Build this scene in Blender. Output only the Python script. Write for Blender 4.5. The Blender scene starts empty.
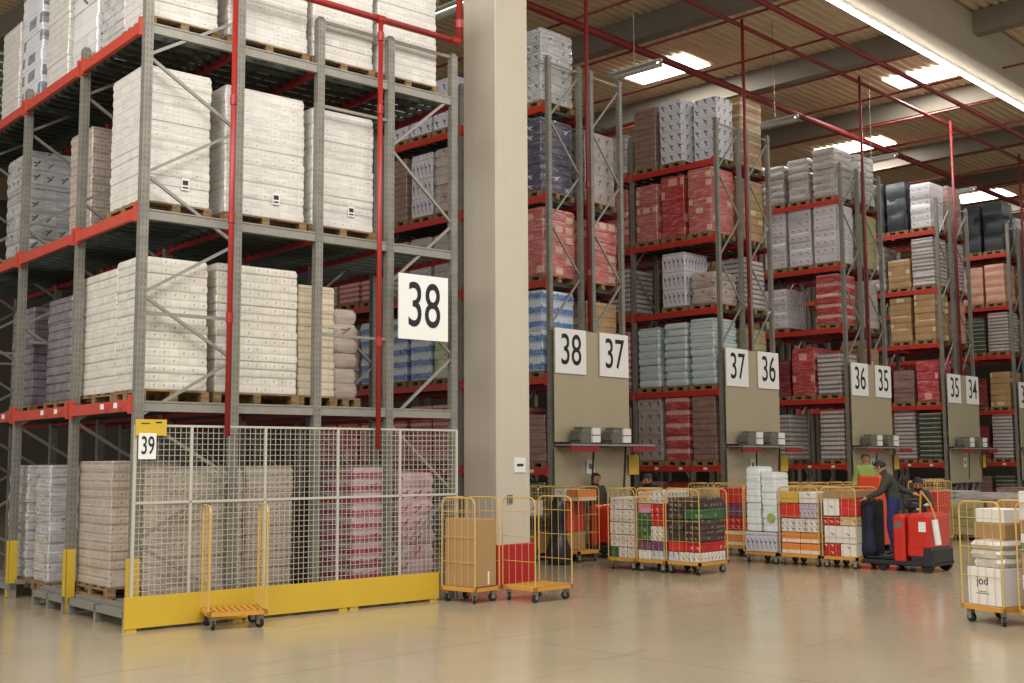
import bpy, math, random
from mathutils import Vector, Matrix
R = random.Random(7)
PI = math.pi
scene = bpy.context.scene
COL = scene.collection
def S(r, g, b, a=1.0):
    f = lambda c: (c/255.0)/12.92 if c/255.0 <= 0.04045 else (((c/255.0)+0.055)/1.055)**2.4
    return (f(r), f(g), f(b), a)

# ------------------------------------------------------------------ objects
def link(o, parent=None):
    COL.objects.link(o)
    if parent is not None: o.parent = parent
    return o
def tag(o, label=None, cat=None, group=None, kind=None):
    if label: o['label'] = label
    if cat: o['category'] = cat
    if group: o['group'] = group
    if kind: o['kind'] = kind
    return o
def thing(name, label, cat, loc=(0,0,0), rz=0, group=None):
    o = bpy.data.objects.new(name, None)
    o.empty_display_size = 0.1
    o.location = loc; o.rotation_euler = (0, 0, rz)
    link(o); return tag(o, label, cat, group)
def part(name, me, parent, loc=(0,0,0), rz=0, label=None):
    o = bpy.data.objects.new(name, me)
    o.location = loc; o.rotation_euler = (0, 0, rz)
    link(o, parent)
    if label: o['label'] = label
    return o

class MB:
    def __init__(s): s.v = []; s.f = []; s.m = []
    def box(s, x0, y0, z0, x1, y1, z1, mi=0, M=None):
        b = len(s.v)
        P = [(x0,y0,z0),(x1,y0,z0),(x1,y1,z0),(x0,y1,z0),(x0,y0,z1),(x1,y0,z1),(x1,y1,z1),(x0,y1,z1)]
        if M is not None: P = [tuple(M @ Vector(p)) for p in P]
        s.v += P
        for f in ((0,3,2,1),(4,5,6,7),(0,1,5,4),(1,2,6,5),(2,3,7,6),(3,0,4,7)):
            s.f.append([b+i for i in f]); s.m.append(mi)
        return s
    def cbox(s, c, d, mi=0, rz=0, M=None):
        m = Matrix.Translation(c) @ Matrix.Rotation(rz, 4, 'Z')
        if M is not None: m = M @ m
        return s.box(-d[0]/2,-d[1]/2,-d[2]/2,d[0]/2,d[1]/2,d[2]/2, mi, m)
    def bev(s, x0, y0, z0, x1, y1, z1, r=0.02, mi=0, M=None):   # box with chamfered edges (vertical + horizontal)
        b = len(s.v); rings = []
        for z, i in ((z0, r), (z0+r, 0), (z1-r, 0), (z1, r)):
            a0, a1, c0, c1 = x0+i, x1-i, y0+i, y1-i
            P = [(a0+r,c0,z),(a1-r,c0,z),(a1,c0+r,z),(a1,c1-r,z),(a1-r,c1,z),(a0+r,c1,z),(a0,c1-r,z),(a0,c0+r,z)]
            if M is not None: P = [tuple(M @ Vector(p)) for p in P]
            rings.append(len(s.v)); s.v += P
        for k in range(3):
            for j in range(8):
                s.f.append([rings[k]+j, rings[k]+(j+1)%8, rings[k+1]+(j+1)%8, rings[k+1]+j]); s.m.append(mi)
        s.f.append([rings[0]+j for j in range(7,-1,-1)]); s.m.append(mi)
        s.f.append([rings[3]+j for j in range(8)]); s.m.append(mi)
        return s
    def tube(s, p, q, r, n=8, mi=0, r2=None, cap=True):
        p = Vector(p); q = Vector(q); d = q-p
        if d.length < 1e-6: return s
        d.normalize(); r2 = r if r2 is None else r2
        a = d.orthogonal().normalized(); c = d.cross(a)
        b = len(s.v)
        for P, rr in ((p, r), (q, r2)):
            for k in range(n):
                t = 2*PI*k/n + PI/n
                s.v.append(tuple(P + a*math.cos(t)*rr + c*math.sin(t)*rr))
        for k in range(n):
            s.f.append([b+k, b+(k+1)%n, b+n+(k+1)%n, b+n+k]); s.m.append(mi)
        if cap:
            s.f.append([b+k for k in range(n-1,-1,-1)]); s.m.append(mi)
            s.f.append([b+n+k for k in range(n)]); s.m.append(mi)
        return s
    def path(s, pts, r, n=8, mi=0):
        for i in range(len(pts)-1): s.tube(pts[i], pts[i+1], r, n, mi)
        return s
    def bar(s, p, q, w, h, mi=0):   # flat bar between two points
        p = Vector(p); q = Vector(q); d = (q-p); L = d.length; d.normalize()
        up = Vector((0,0,1)) if abs(d.z) < .95 else Vector((0,1,0))
        sd = d.cross(up).normalized(); u2 = sd.cross(d)
        M = Matrix((sd.to_4d(), d.to_4d(), u2.to_4d(), Vector((0,0,0,1)))).transposed()
        for i in range(3): M[3][i] = 0
        M[0][3], M[1][3], M[2][3] = p; M[3][3] = 1
        return s.box(-w/2, 0, -h/2, w/2, L, h/2, mi, M)
    def disc(s, c, r, n=16, mi=0):
        b = len(s.v)
        for k in range(n): s.v.append((c[0]+r*math.cos(2*PI*k/n), c[1]+r*math.sin(2*PI*k/n), c[2]))
        s.f.append(list(range(b, b+n))); s.m.append(mi); return s
    def quad(s, a, b_, c, d, mi=0):
        b = len(s.v); s.v += [tuple(a), tuple(b_), tuple(c), tuple(d)]
        s.f.append([b,b+1,b+2,b+3]); s.m.append(mi); return s
    def mesh(s, name, mats, smooth=False):
        me = bpy.data.meshes.new(name)
        me.from_pydata(s.v, [], s.f)
        if not isinstance(mats, (list, tuple)): mats = [mats]
        for m in mats: me.materials.append(m)
        me.polygons.foreach_set('material_index', s.m)
        if smooth: me.polygons.foreach_set('use_smooth', [True]*len(s.f))
        me.update(); return me

# ------------------------------------------------------------------ materials
class NT:
    def __init__(s, name):
        s.mat = bpy.data.materials.new(name); s.mat.use_nodes = True
        s.t = s.mat.node_tree; s.n = s.t.nodes; s.l = s.t.links
        s.bsdf = s.n['Principled BSDF']
    def new(s, typ, **kw):
        n = s.n.new(typ)
        for k, v in kw.items(): setattr(n, k, v)
        return n
    def put(s, sock, v):
        if isinstance(v, bpy.types.NodeSocket): s.l.new(v, sock)
        else: sock.default_value = v
    def math(s, op, a, b=None, c=None):
        n = s.new('ShaderNodeMath', operation=op); s.put(n.inputs[0], a)
        if b is not None: s.put(n.inputs[1], b)
        if c is not None: s.put(n.inputs[2], c)
        return n.outputs[0]
    def mix(s, f, a, b, blend='MIX'):
        n = s.new('ShaderNodeMix', data_type='RGBA', blend_type=blend)
        s.put(n.inputs[0], f); s.put(n.inputs[6], a); s.put(n.inputs[7], b)
        return n.outputs[2]
    def noise(s, vec, scale, detail=2, rough=.5):
        n = s.new('ShaderNodeTexNoise'); s.put(n.inputs['Scale'], scale); n.inputs['Detail'].default_value = detail
        n.inputs['Roughness'].default_value = rough
        if vec is not None: s.l.new(vec, n.inputs['Vector'])
        return n.outputs['Fac']
    def mapping(s, vec, scale=(1,1,1), loc=(0,0,0)):
        n = s.new('ShaderNodeMapping'); s.l.new(vec, n.inputs[0]); n.inputs['Scale'].default_value = scale
        n.inputs['Location'].default_value = loc
        return n.outputs[0]
    def ramp(s, f, stops):
        n = s.new('ShaderNodeValToRGB'); s.put(n.inputs[0], f)
        e = n.color_ramp.elements
        e[0].position, e[0].color = stops[0]; e[1].position, e[1].color = stops[-1]
        for p, c in stops[1:-1]:
            k = e.new(p); k.color = c
        return n.outputs[0]
    def bump(s, h, st=.3, dist=.02):
        n = s.new('ShaderNodeBump'); s.put(n.inputs['Height'], h); n.inputs['Strength'].default_value = st
        n.inputs['Distance'].default_value = dist
        s.l.new(n.outputs[0], s.bsdf.inputs['Normal'])
    def set(s, **kw):
        for k, v in kw.items(): s.put(s.bsdf.inputs[k.replace('_', ' ')], v)
        return s.mat

def plain(name, col, rough=.5, metal=0, noise=.15, scale=6, spec=.5, coat=0):
    t = NT(name); tc = t.new('ShaderNodeTexCoord').outputs['Object']
    f = t.noise(tc, scale, 3)
    c = t.mix(f, tuple(x*(1-noise) for x in col[:3])+(1,), tuple(min(1,x*(1+noise)) for x in col[:3])+(1,))
    t.set(Base_Color=c, Roughness=rough, Metallic=metal)
    t.bsdf.inputs['Specular IOR Level'].default_value = spec
    t.bsdf.inputs['Coat Weight'].default_value = coat
    return t.mat

M = {}
M['steel'] = plain('galvanised_steel', S(146,143,133), .45, .35, .18, 14)
M['steel_dark'] = plain('shaded_deck_steel', S(58,64,58), .5, .35, .25, 9)  # deck steel, with the dark of the rack interior put into its colour
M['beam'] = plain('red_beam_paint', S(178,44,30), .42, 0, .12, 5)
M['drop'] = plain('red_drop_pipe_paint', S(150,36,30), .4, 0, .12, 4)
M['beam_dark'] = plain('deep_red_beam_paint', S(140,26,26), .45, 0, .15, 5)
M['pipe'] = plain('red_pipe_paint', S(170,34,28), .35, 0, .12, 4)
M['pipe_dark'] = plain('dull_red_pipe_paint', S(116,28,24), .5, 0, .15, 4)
M['yellow'] = plain('yellow_guard_paint', S(204,170,50), .5, 0, .08, 3)
M['cage'] = plain('orange_yellow_cage_paint', S(206,148,62), .45, .1, .12, 20)
M['cage2'] = plain('pale_yellow_wire_paint', S(206,170,92), .45, .1, .12, 20)
M['white_wire'] = plain('white_wire_coating', S(186,182,168), .5, 0, .05, 10)
M['panel'] = plain('beige_sheet_metal', S(176,164,134), .4, .25, .08, 1.2)
M['white'] = plain('white_board', S(232,232,226), .55, 0, .03, 2)
M['paper'] = plain('white_paper', S(225,225,218), .7, 0, .04, 8)
M['black'] = plain('black_print', S(22,22,24), .6, 0, .1)
M['rubber'] = plain('black_rubber', S(26,26,26), .6, 0, .2)
M['dark'] = plain('charcoal_plastic', S(38,38,42), .5, 0, .2)
M['grey_bin'] = plain('grey_plastic', S(104,100,88), .5, 0, .12)
M['redpaint'] = plain('red_machine_paint', S(196,44,30), .35, 0, .08, 3, coat=.2)
M['redguard'] = plain('red_guard_paint', S(170,24,28), .5, 0, .1, 3)
M['card'] = plain('brown_cardboard', S(168,134,90), .75, 0, .08, 3)
M['skin'] = plain('skin', S(182,128,98), .5, 0, .05)
M['hair'] = plain('dark_hair', S(24,20,18), .7, 0, .2)
M['green_jacket'] = plain('dark_green_cloth', S(54,54,42), .85, 0, .2)
M['blue_trousers'] = plain('navy_cloth', S(30,40,88), .85, 0, .2)
M['navy'] = plain('dark_navy_cloth', S(22,28,48), .85, 0, .2)
M['black_cloth'] = plain('black_cloth', S(24,26,30), .85, 0, .2)
M['hivis'] = plain('yellow_green_cloth', S(150,168,84), .8, 0, .1)
M['glove'] = plain('pale_glove_cloth', S(190,190,186), .8, 0, .1)
M['bag'] = plain('black_bag_plastic', S(36,36,42), .32, 0, .3, 8)
M['orangebox'] = plain('orange_crate_plastic', S(214,74,38), .5, 0, .08)

def mat_post():
    t = NT('perforated_upright_steel'); tc = t.new('ShaderNodeTexCoord').outputs['Object']
    s = t.new('ShaderNodeSeparateXYZ'); t.l.new(tc, s.inputs[0])
    fz = t.math('FRACT', t.math('MULTIPLY', s.outputs[2], 13.0))
    hx = t.math('ABSOLUTE', t.math('SUBTRACT', t.math('ABSOLUTE', s.outputs[0]), .022))
    hy = t.math('ABSOLUTE', t.math('SUBTRACT', t.math('ABSOLUTE', s.outputs[1]), .022))
    a = t.math('LESS_THAN', t.math('MINIMUM', hx, hy), .008)
    b = t.math('LESS_THAN', t.math('ABSOLUTE', t.math('SUBTRACT', fz, .5)), .28)
    h = t.math('MULTIPLY', a, b)
    n = t.noise(tc, 7, 3)
    c = t.mix(n, S(108,105,97), S(150,146,134))
    t.set(Base_Color=t.mix(t.math('MULTIPLY', h, .45), c, S(60,56,50)), Roughness=.45, Metallic=.25)
    return t.mat
M['post'] = mat_post()
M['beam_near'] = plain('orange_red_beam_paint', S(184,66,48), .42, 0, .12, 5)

def mat_wood():
    t = NT('pallet_wood'); tc = t.new('ShaderNodeTexCoord').outputs['Object']
    n = t.noise(t.mapping(tc, (3, 14, 14)), 2, 4, .6)
    t.set(Base_Color=t.ramp(n, [(.3, S(92,70,46)), (.7, S(164,132,90))]), Roughness=.8)
    return t.mat
M['wood'] = mat_wood()

def goods(name, base, alt=None, var=.5, lh=.2, cw=.3, band=None, mark=None, mp=1.0, ms=(.16,.2), wrap=.5, lines=.45, rough=.35, top=None, big=None):
    """carton / bagged goods under film: cells by layer and carton"""
    t = NT(name)
    tc = t.new('ShaderNodeTexCoord')
    s = t.new('ShaderNodeSeparateXYZ'); t.l.new(tc.outputs['Object'], s.inputs[0])
    nn = t.new('ShaderNodeSeparateXYZ'); t.l.new(tc.outputs['Normal'], nn.inputs[0])
    isx = t.math('GREATER_THAN', t.math('ABSOLUTE', nn.outputs[0]), .6)
    isz = t.math('GREATER_THAN', t.math('ABSOLUTE', nn.outputs[2]), .75)
    mx = t.new('ShaderNodeMix', data_type='FLOAT'); t.put(mx.inputs[0], isx); t.put(mx.inputs[2], s.outputs[0]); t.put(mx.inputs[3], s.outputs[1])
    tt = t.math('DIVIDE', mx.outputs[0], cw); tz = t.math('DIVIDE', s.outputs[2], lh)
    cz = t.math('FLOOR', tz); fz = t.math('FRACT', tz)
    tt = t.math('ADD', tt, 100.5)
    ct = t.math('FLOOR', tt); ft = t.math('FRACT', tt)
    oi = t.new('ShaderNodeObjectInfo').outputs['Random']
    cv = t.new('ShaderNodeCombineXYZ'); t.put(cv.inputs[0], ct); t.put(cv.inputs[1], cz); t.put(cv.inputs[2], t.math('ADD', t.math('MULTIPLY', oi, 7), isx))
    wn = t.new('ShaderNodeTexWhiteNoise', noise_dimensions='3D'); t.l.new(cv.outputs[0], wn.inputs['Vector'])
    rnd = wn.outputs['Value']
    alt = alt or tuple(c*.8 for c in base[:3])+(1,)
    col = t.mix(t.math('MULTIPLY', rnd, var), base, alt)
    if band:
        f = t.math('MULTIPLY', t.math('GREATER_THAN', fz, band[1]), t.math('LESS_THAN', fz, band[2]))
        nb = t.noise(t.mapping(tc.outputs['Object'], (1,1,.4)), 22, 2)
        f = t.math('MULTIPLY', f, t.math('ADD', .35, nb))
        col = t.mix(f, col, band[0])
    if mark:
        w2, h2 = ms
        d1 = t.math('SUBTRACT', ft, .5); d2 = t.math('SUBTRACT', fz, .5)
        # slanted stroke with a small fork, like a little emblem
        st = t.math('LESS_THAN', t.math('ABSOLUTE', t.math('SUBTRACT', d1, t.math('MULTIPLY', d2, w2/h2*.7))), w2*.28)
        inz = t.math('LESS_THAN', t.math('ABSOLUTE', d2), h2)
        f1 = t.math('MULTIPLY', st, inz)
        fk = t.math('MULTIPLY', t.math('LESS_THAN', t.math('ABSOLUTE', t.math('ADD', d1, w2*.2)), w2*.75), t.math('LESS_THAN', t.math('ABSOLUTE', t.math('SUBTRACT', d2, h2*.3)), h2*.22))
        f = t.math('MAXIMUM', f1, fk)
        f = t.math('MULTIPLY', f, t.math('LESS_THAN', t.math('FRACT', t.math('MULTIPLY', rnd, 7.13)), mp))
        col = t.mix(t.math('MULTIPLY', f, .9), col, mark)
    if big:     # a printed label area in some of the cells
        f = t.math('MULTIPLY', t.math('LESS_THAN', t.math('ABSOLUTE', t.math('SUBTRACT', ft, .5)), .34), t.math('LESS_THAN', t.math('ABSOLUTE', t.math('SUBTRACT', fz, .5)), .3))
        f = t.math('MULTIPLY', f, t.math('LESS_THAN', t.math('FRACT', t.math('MULTIPLY', rnd, 5.3)), big[1]))
        col = t.mix(f, col, big[0])
    ed = t.math('MAXIMUM', t.math('GREATER_THAN', t.math('ABSOLUTE', t.math('SUBTRACT', fz, .5)), .5-min(.12, .012/lh)),
                t.math('MULTIPLY', t.math('GREATER_THAN', t.math('ABSOLUTE', t.math('SUBTRACT', ft, .5)), .5-min(.12,.009/cw)), .4))
    ed = t.math('MULTIPLY', ed, t.math('SUBTRACT', 1, isz))
    dn = t.noise(t.mapping(tc.outputs['Object'], (1,1,2)), 5, 3)
    ed = t.math('MULTIPLY', ed, t.math('MULTIPLY', dn, lines*2))
    col = t.mix(ed, col, tuple(c*.25 for c in base[:3])+(1,))
    # film wrap: wrinkle bump, plus glossy streak highlights painted pale into the colour
    if wrap > 0:
        tw = t.new('ShaderNodeVectorMath', operation='ADD'); t.l.new(tc.outputs['Object'], tw.inputs[0]); t.put(tw.inputs[1], oi)
        w = t.noise(t.mapping(tw.outputs[0], (1.3,1.3,9)), 3.2, 5, .65)
        ws = t.ramp(w, [(.48, (0,0,0,1)), (.72, (1,1,1,1))])
        wb = t.new('ShaderNodeRGBToBW'); t.l.new(ws, wb.inputs[0])
        col = t.mix(t.math('MULTIPLY', wb.outputs[0], .45*wrap), col, S(236,236,236))
        rr = t.math('SUBTRACT', rough, t.math('MULTIPLY', wb.outputs[0], .12))
        t.put(t.bsdf.inputs['Roughness'], rr)
        t.bsdf.inputs['Coat Weight'].default_value = .35*wrap
        t.bsdf.inputs['Coat Roughness'].default_value = .15
        t.bump(w, .35*wrap, .03)
    else:
        t.bsdf.inputs['Roughness'].default_value = rough
    if top: col = t.mix(isz, col, top)
    t.put(t.bsdf.inputs['Base Color'], col)
    return t.mat

G = {}   # style -> (material, layer height, carton width, description, lumpiness)
def style(k, desc, lh, cw, lump=0.0, **kw):
    base = kw.pop('base')
    G[k] = (goods('goods_'+k, base, lh=lh, cw=cw, **kw), lh, cw, desc, lump)
style('white', 'white film-wrapped pallet load', .105, .13, .16, base=S(220,215,205), alt=S(200,194,184), lines=.22, wrap=1.0, mark=S(134,124,112), mp=.5, ms=(.12,.1), var=.6)
style('white2', 'off-white stacked carton load', .1, .12, .14, base=S(216,210,197), alt=S(190,183,168), lines=.36, wrap=.45, rough=.42, mark=S(124,112,110), mp=.6, ms=(.12,.2))
style('whiteblack', 'white film load with dark printed column', .2, .26, .4, base=S(228,226,222), alt=S(190,190,194), wrap=1.0, mark=S(52,56,64), mp=.3, ms=(.5,.34), lines=.2)
style('silver', 'silver shiny film load', .2, .2, .5, base=S(188,186,184), alt=S(124,122,124), wrap=1.0, mark=S(70,74,84), mp=.5, ms=(.3,.25), lines=.4, rough=.25)
style('greyviolet', 'grey-violet carton load', .12, .14, .2, base=S(128,118,124), alt=S(84,74,84), lines=.8, wrap=.3)
style('carton', 'tan-grey carton load', .12, .12, .15, base=S(168,152,132), alt=S(138,122,104), lines=.6, wrap=.35, mark=S(80,56,54), mp=.5, ms=(.12,.16))
style('lumpy', 'lumpy pale bagged load', .2, .3, 1.0, base=S(184,170,158), alt=S(140,118,104), wrap=.7, lines=.5, mark=S(120,70,60), mp=.4, ms=(.3,.25))
style('pinkpack', 'pink-striped pack load', .16, .24, .5, base=S(206,176,180), alt=S(190,150,160), wrap=.6, band=(S(170,32,72), .1, .55), mark=S(120,30,80), mp=.4, ms=(.3,.2))
style('carton2', 'tan-grey carton load', .105, .1, .08, base=S(186,172,156), alt=S(168,152,136), lines=.5, wrap=.3, mark=S(104,74,72), mp=.6, ms=(.2,.14))
style('tanwhite', 'narrow tan load', .09, .12, .1, base=S(204,190,162), alt=S(186,170,140), lines=.35, wrap=.35)
style('silver2', 'shiny white load', .13, .2, .35, base=S(198,194,190), alt=S(160,156,156), wrap=1.3, mark=S(110,108,110), mp=.4, ms=(.2,.25), lines=.4, rough=.22)
style('printcol', 'printed white load', .27, .45, .3, base=S(222,222,224), alt=S(200,200,206), wrap=.9, lines=.2, big=(S(120,126,138), .5))
style('pinklump', 'pink bagged load', .2, .22, .9, base=S(206,180,180), alt=S(186,120,140), wrap=.7, lines=.4, mark=S(160,40,80), mp=.6, ms=(.4,.3))
style('orangel', 'orange carton load', .3, .4, .1, base=S(190,96,40), alt=S(160,70,30), wrap=.2)
style('filmlump', 'clear film bundle', .1, .2, 1.2, base=S(206,198,186), alt=S(180,164,146), wrap=1.2, lines=.2, rough=.25)
style('pinkstripe', 'pink and white layered carton load', .12, .5, .1, base=S(206,150,146), alt=S(190,120,120), wrap=.2, band=(S(150,44,50), .0, .4), lines=.6)
style('bluepack', 'blue-banded pack load', .28, .3, .45, base=S(206,216,226), alt=S(186,200,214), wrap=.6, band=(S(38,104,172), .08, .5), mark=S(24,40,80), mp=.6, ms=(.12,.14))
style('greenpack', 'pale green pack load', .2, .3, .4, base=S(196,204,170), alt=S(150,170,120), wrap=.6, mark=S(60,90,50), mp=.4)
style('teal', 'pale teal stacked bag load', .17, 1.2, .9, base=S(196,208,206), alt=S(150,172,172), wrap=.7, lines=.7)
style('red', 'red carton load', .3, .35, .2, base=S(178,56,56), alt=S(150,34,36), wrap=.7, lines=.4, big=(S(214,150,140), .25))
style('pinkred', 'pink-red carton load', .22, .3, .3, base=S(186,98,92), alt=S(172,62,62), wrap=.9, lines=.3, big=(S(206,170,140), .3))
style('redwhite', 'red-white carton load', .3, .4, .25, base=S(172,56,54), alt=S(150,38,38), wrap=.6, band=(S(196,160,150), .55, .85), lines=.4)
style('whitemark', 'white dark-emblem carton load', .26, .24, .1, base=S(212,210,214), alt=S(186,186,194), wrap=.6, mark=S(34,32,44), mp=1, ms=(.26,.3), lines=.25)
style('greymark', 'grey dark-emblem carton load', .3, .26, .1, base=S(164,150,142), alt=S(148,134,126), wrap=.4, mark=S(46,40,40), mp=1, ms=(.2,.22), lines=.3)
style('whitedot', 'white dotted carton load', .22, .22, .1, base=S(206,200,202), alt=S(186,182,188), wrap=.3, mark=S(120,108,128), mp=.8, ms=(.2,.2), lines=.35)
style('tan', 'tan cardboard carton load', .2, .36, .1, base=S(176,142,96), alt=S(150,118,78), wrap=.2, lines=.6, big=(S(206,190,150), .15))
style('tanwrap', 'pale-banded brown carton load', .3, .5, .25, base=S(164,128,78), alt=S(140,104,62), wrap=.5, band=(S(206,184,140), .0, .22), lines=.4)
style('brown', 'brown-grey carton load', .14, .3, .1, base=S(142,110,96), alt=S(116,86,76), wrap=.3, lines=.6)
style('peach', 'peach-coloured carton load', .3, .4, .15, base=S(200,160,128), alt=S(186,138,116), wrap=.4, lines=.4, band=(S(196,120,110), .0, .35))
style('layerwhite', 'grey-layered tray load', .12, .5, .1, base=S(196,186,180), alt=S(150,138,134), wrap=.2, lines=1.0, band=(S(96,84,84), .0, .3))
style('greywrap', 'grey-violet wrapped load', .2, .4, .5, base=S(172,164,158), alt=S(134,124,122), wrap=1.0, lines=.4)
style('purple', 'dark violet pack load', .2, .3, .4, base=S(78,72,86), alt=S(56,50,78), wrap=.5, mark=S(190,190,206), mp=.3, ms=(.3,.25), lines=.4)
style('bluebottle', 'white blue-printed load', .42, .13, .15, base=S(212,208,208), alt=S(196,190,194), wrap=.4, mark=S(70,60,140), mp=1, ms=(.3,.3), lines=.5)
style('darkload', 'black wrapped load', .5, .6, .3, base=S(26,36,40), alt=S(16,22,26), wrap=.12, lines=.2)
style('darkgreen', 'dark green tray load', .14, .2, .2, base=S(62,70,52), alt=S(38,44,34), wrap=.2, lines=.5, band=(S(160,160,140), .7, .95))
style('darkred', 'dark red carton load', .2, .3, .1, base=S(126,30,36), alt=S(92,22,28), wrap=.3, lines=.6)
style('tangreen', 'tan-green carton load', .18, .3, .2, base=S(170,160,110), alt=S(120,130,70), wrap=.5, lines=.5, mark=S(210,40,40), mp=.25)
style('rolls', 'white wrapped roll-pack load', .12, .12, .25, base=S(226,230,226), alt=S(200,208,206), wrap=.5, lines=.35)

# ------------------------------------------------------------------ pallet + goods meshes
def pallet_mesh(w, d):   # w along x, d along y
    b = MB(); h = .13
    for i in range(5):
        y = -d/2 + .05 + (d-.1)*i/4
        b.box(-w/2, y-.05, h-.02, w/2, y+.05, h)
    for i in range(3):
        x = -w/2 + .05 + (w-.1)*i/2
        b.box(x-.05, -d/2, 0, x+.05, d/2, .02)
        b.box(x-.05, -d/2, h-.04, x+.05, d/2, h-.02)
        for j in range(3):
            y = -d/2 + .06 + (d-.12)*j/2
            b.box(x-.05, y-.06, .02, x+.05, y+.06, h-.04)
    return b.mesh('pallet', M['wood'])
_pc = {}
def get_pallet(w, d):
    k = (round(w,2), round(d,2))
    if k not in _pc: _pc[k] = pallet_mesh(*k)
    return _pc[k]
def goods_mesh(st, w, d, h, seed):
    mat, lh, cw, _, lump = G[st]
    rr = random.Random(seed*91+7)
    nl = max(1, round(h/lh)); sub = 3 if lh > .15 else 2
    b = MB()
    nx = max(3, int(w/.12)); ny = max(3, int(d/.12)); c = .012+.03*lump*lump
    def ring(z, ins, ox, oy, j):
        P = []
        W = w/2-ins; D = d/2-ins
        xs = [(-W+c)+(2*W-2*c)*i/nx for i in range(nx+1)]; ys = [(-D+c)+(2*D-2*c)*i/ny for i in range(ny+1)]
        P += [(x, -D) for x in xs] + [(W, y) for y in ys] + [(x, D) for x in reversed(xs)] + [(-W, y) for y in reversed(ys)]
        return [(x+ox+rr.uniform(-j,j), y+oy+rr.uniform(-j,j), z) for x, y in P]
    rings = []
    lean = (rr.uniform(-1,1)*.012, rr.uniform(-1,1)*.012)
    for L in range(nl):
        ox, oy = rr.uniform(-1,1)*.004*(1+lump*2.5)+lean[0]*L/nl*2, rr.uniform(-1,1)*.004*(1+lump*2.5)+lean[1]*L/nl*2
        ex = rr.uniform(0, .006*(1+2*lump))
        z0, z1 = L*h/nl, (L+1)*h/nl
        g = .003+.016*lump
        j = .0012+.008*lump
        rings.append(ring(z0+.003, ex+g, ox, oy, j*.5))
        for q in range(1, sub): rings.append(ring(z0+(z1-z0)*q/sub, ex, ox, oy, j))
        rings.append(ring(z1-.003, ex+g+(.01 if L == nl-1 else 0), ox, oy, j*.5))
    n = len(rings[0])
    for r_ in rings: b.v += r_
    for k in range(len(rings)-1):
        for i in range(n):
            b.f.append([k*n+i, k*n+(i+1)%n, (k+1)*n+(i+1)%n, (k+1)*n+i]); b.m.append(0)
    t = len(b.v); b.v.append((0,0,h+.004+.02*lump))
    o = (len(rings)-1)*n
    for i in range(n): b.f.append([o+i, o+(i+1)%n, t]); b.m.append(0)
    me = b.mesh('goods', mat)
    me.polygons.foreach_set('use_smooth', [True]*len(me.polygons))
    me.set_sharp_from_angle(angle=math.radians(34))
    return me
_gc = {}
def get_goods(st, w, d, h, seed=0):
    k = (st, round(w,2), round(d,2), round(h,1), seed%2)
    if k not in _gc: _gc[k] = goods_mesh(st, k[1], k[2], max(.2,h if False else k[3]), seed%2)
    return _gc[k], k[3]
SHEET = MB().box(-.05,-.003,-.07,.05,0,.07).box(-.035,-.005,-.01,.035,-.003,.045,1).box(-.035,-.005,-.05,.035,-.003,-.03,1)
SHEETM = SHEET.mesh('label_sheet', [M['paper'], M['dark']])
NP = [0]
def pallet_load(st, label, loc, rz, w, d, h, pallet=True, group=None, sheet=None, seed=None):
    """w along local x, d along local y; loc = centre at underside"""
    NP[0] += 1
    seed = NP[0] if seed is None else seed
    t = thing('pallet_load', label, 'pallet load', loc, rz, group)
    z = 0
    if pallet:
        part('wooden_pallet', get_pallet(w, d), t); z = .13
    me, hh = get_goods(st, w-.03, d-.03, h, seed)
    o = part('wrapped_goods', me, t, (0,0,z))
    o.scale = (1,1,h/hh)
    if sheet: part('label_sheet', SHEETM, o, (sheet[0], -d/2+.005, sheet[1]), 0, 'white printed label sheet')
    return t

# ------------------------------------------------------------------ geometry constants (metres)
CAMH = 1.85
ZL = [1.70, 3.46, 5.36, 7.05, 8.88]           # beam tops of the far rows
ROWX = [16.73, 22.62, 28.57, 34.62, 40.32]    # left faces of the far rows
Y0 = 15.0                                     # plane of the far row ends
A_O = Vector((6.51, 12.17, 0)); A_R = -.0989  # near rack: corner and rotation
MA = Matrix.Translation(A_O) @ Matrix.Rotation(A_R, 4, 'Z')
AU = [.06, 1.24, 2.38, 3.48, 4.56]            # post lines of the near rack
AV = [.05, 2.02, 4.22, 6.2, 8.2]
AZ = [2.56, 4.78, 7.0]

# ------------------------------------------------------------------ setting
def mat_floor():
    t = NT('polished_concrete_floor'); tc = t.new('ShaderNodeTexCoord').outputs['Object']
    n1 = t.noise(tc, .5, 5, .6); n2 = t.noise(t.mapping(tc, (1,1,1)), 7, 4, .6); n3 = t.noise(t.mapping(tc, (.25,2.2,1)), 1.3, 4, .7)
    c = t.mix(n1, S(150,138,114), S(180,167,140))
    c = t.mix(t.math('MULTIPLY', n2, .35), c, S(140,130,108))
    c = t.mix(t.math('MULTIPLY', t.math('GREATER_THAN', n3, .62), .18), c, S(104,92,72))
    s = t.new('ShaderNodeSeparateXYZ'); t.l.new(tc, s.inputs[0])
    jx = t.math('LESS_THAN', t.math('ABSOLUTE', t.math('SUBTRACT', t.math('FRACT', t.math('DIVIDE', s.outputs[0], 5.93)), .5)), .0012)
    jy = t.math('LESS_THAN', t.math('ABSOLUTE', t.math('SUBTRACT', t.math('FRACT', t.math('DIVIDE', s.outputs[1], 6.2)), .4)), .0012)
    c = t.mix(t.math('MULTIPLY', t.math('MAXIMUM', jx, jy), .5), c, S(90,78,60))
    t.set(Base_Color=c, Roughness=t.math('ADD', .1, t.math('MULTIPLY', n2, .16)))
    t.bump(n2, .03, .01)
    return t.mat
b = MB(); b.box(-6,-8,-.2, 74,52,0)
tag(part('floor', b.mesh('floor', mat_floor()), None), kind='structure')

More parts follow.
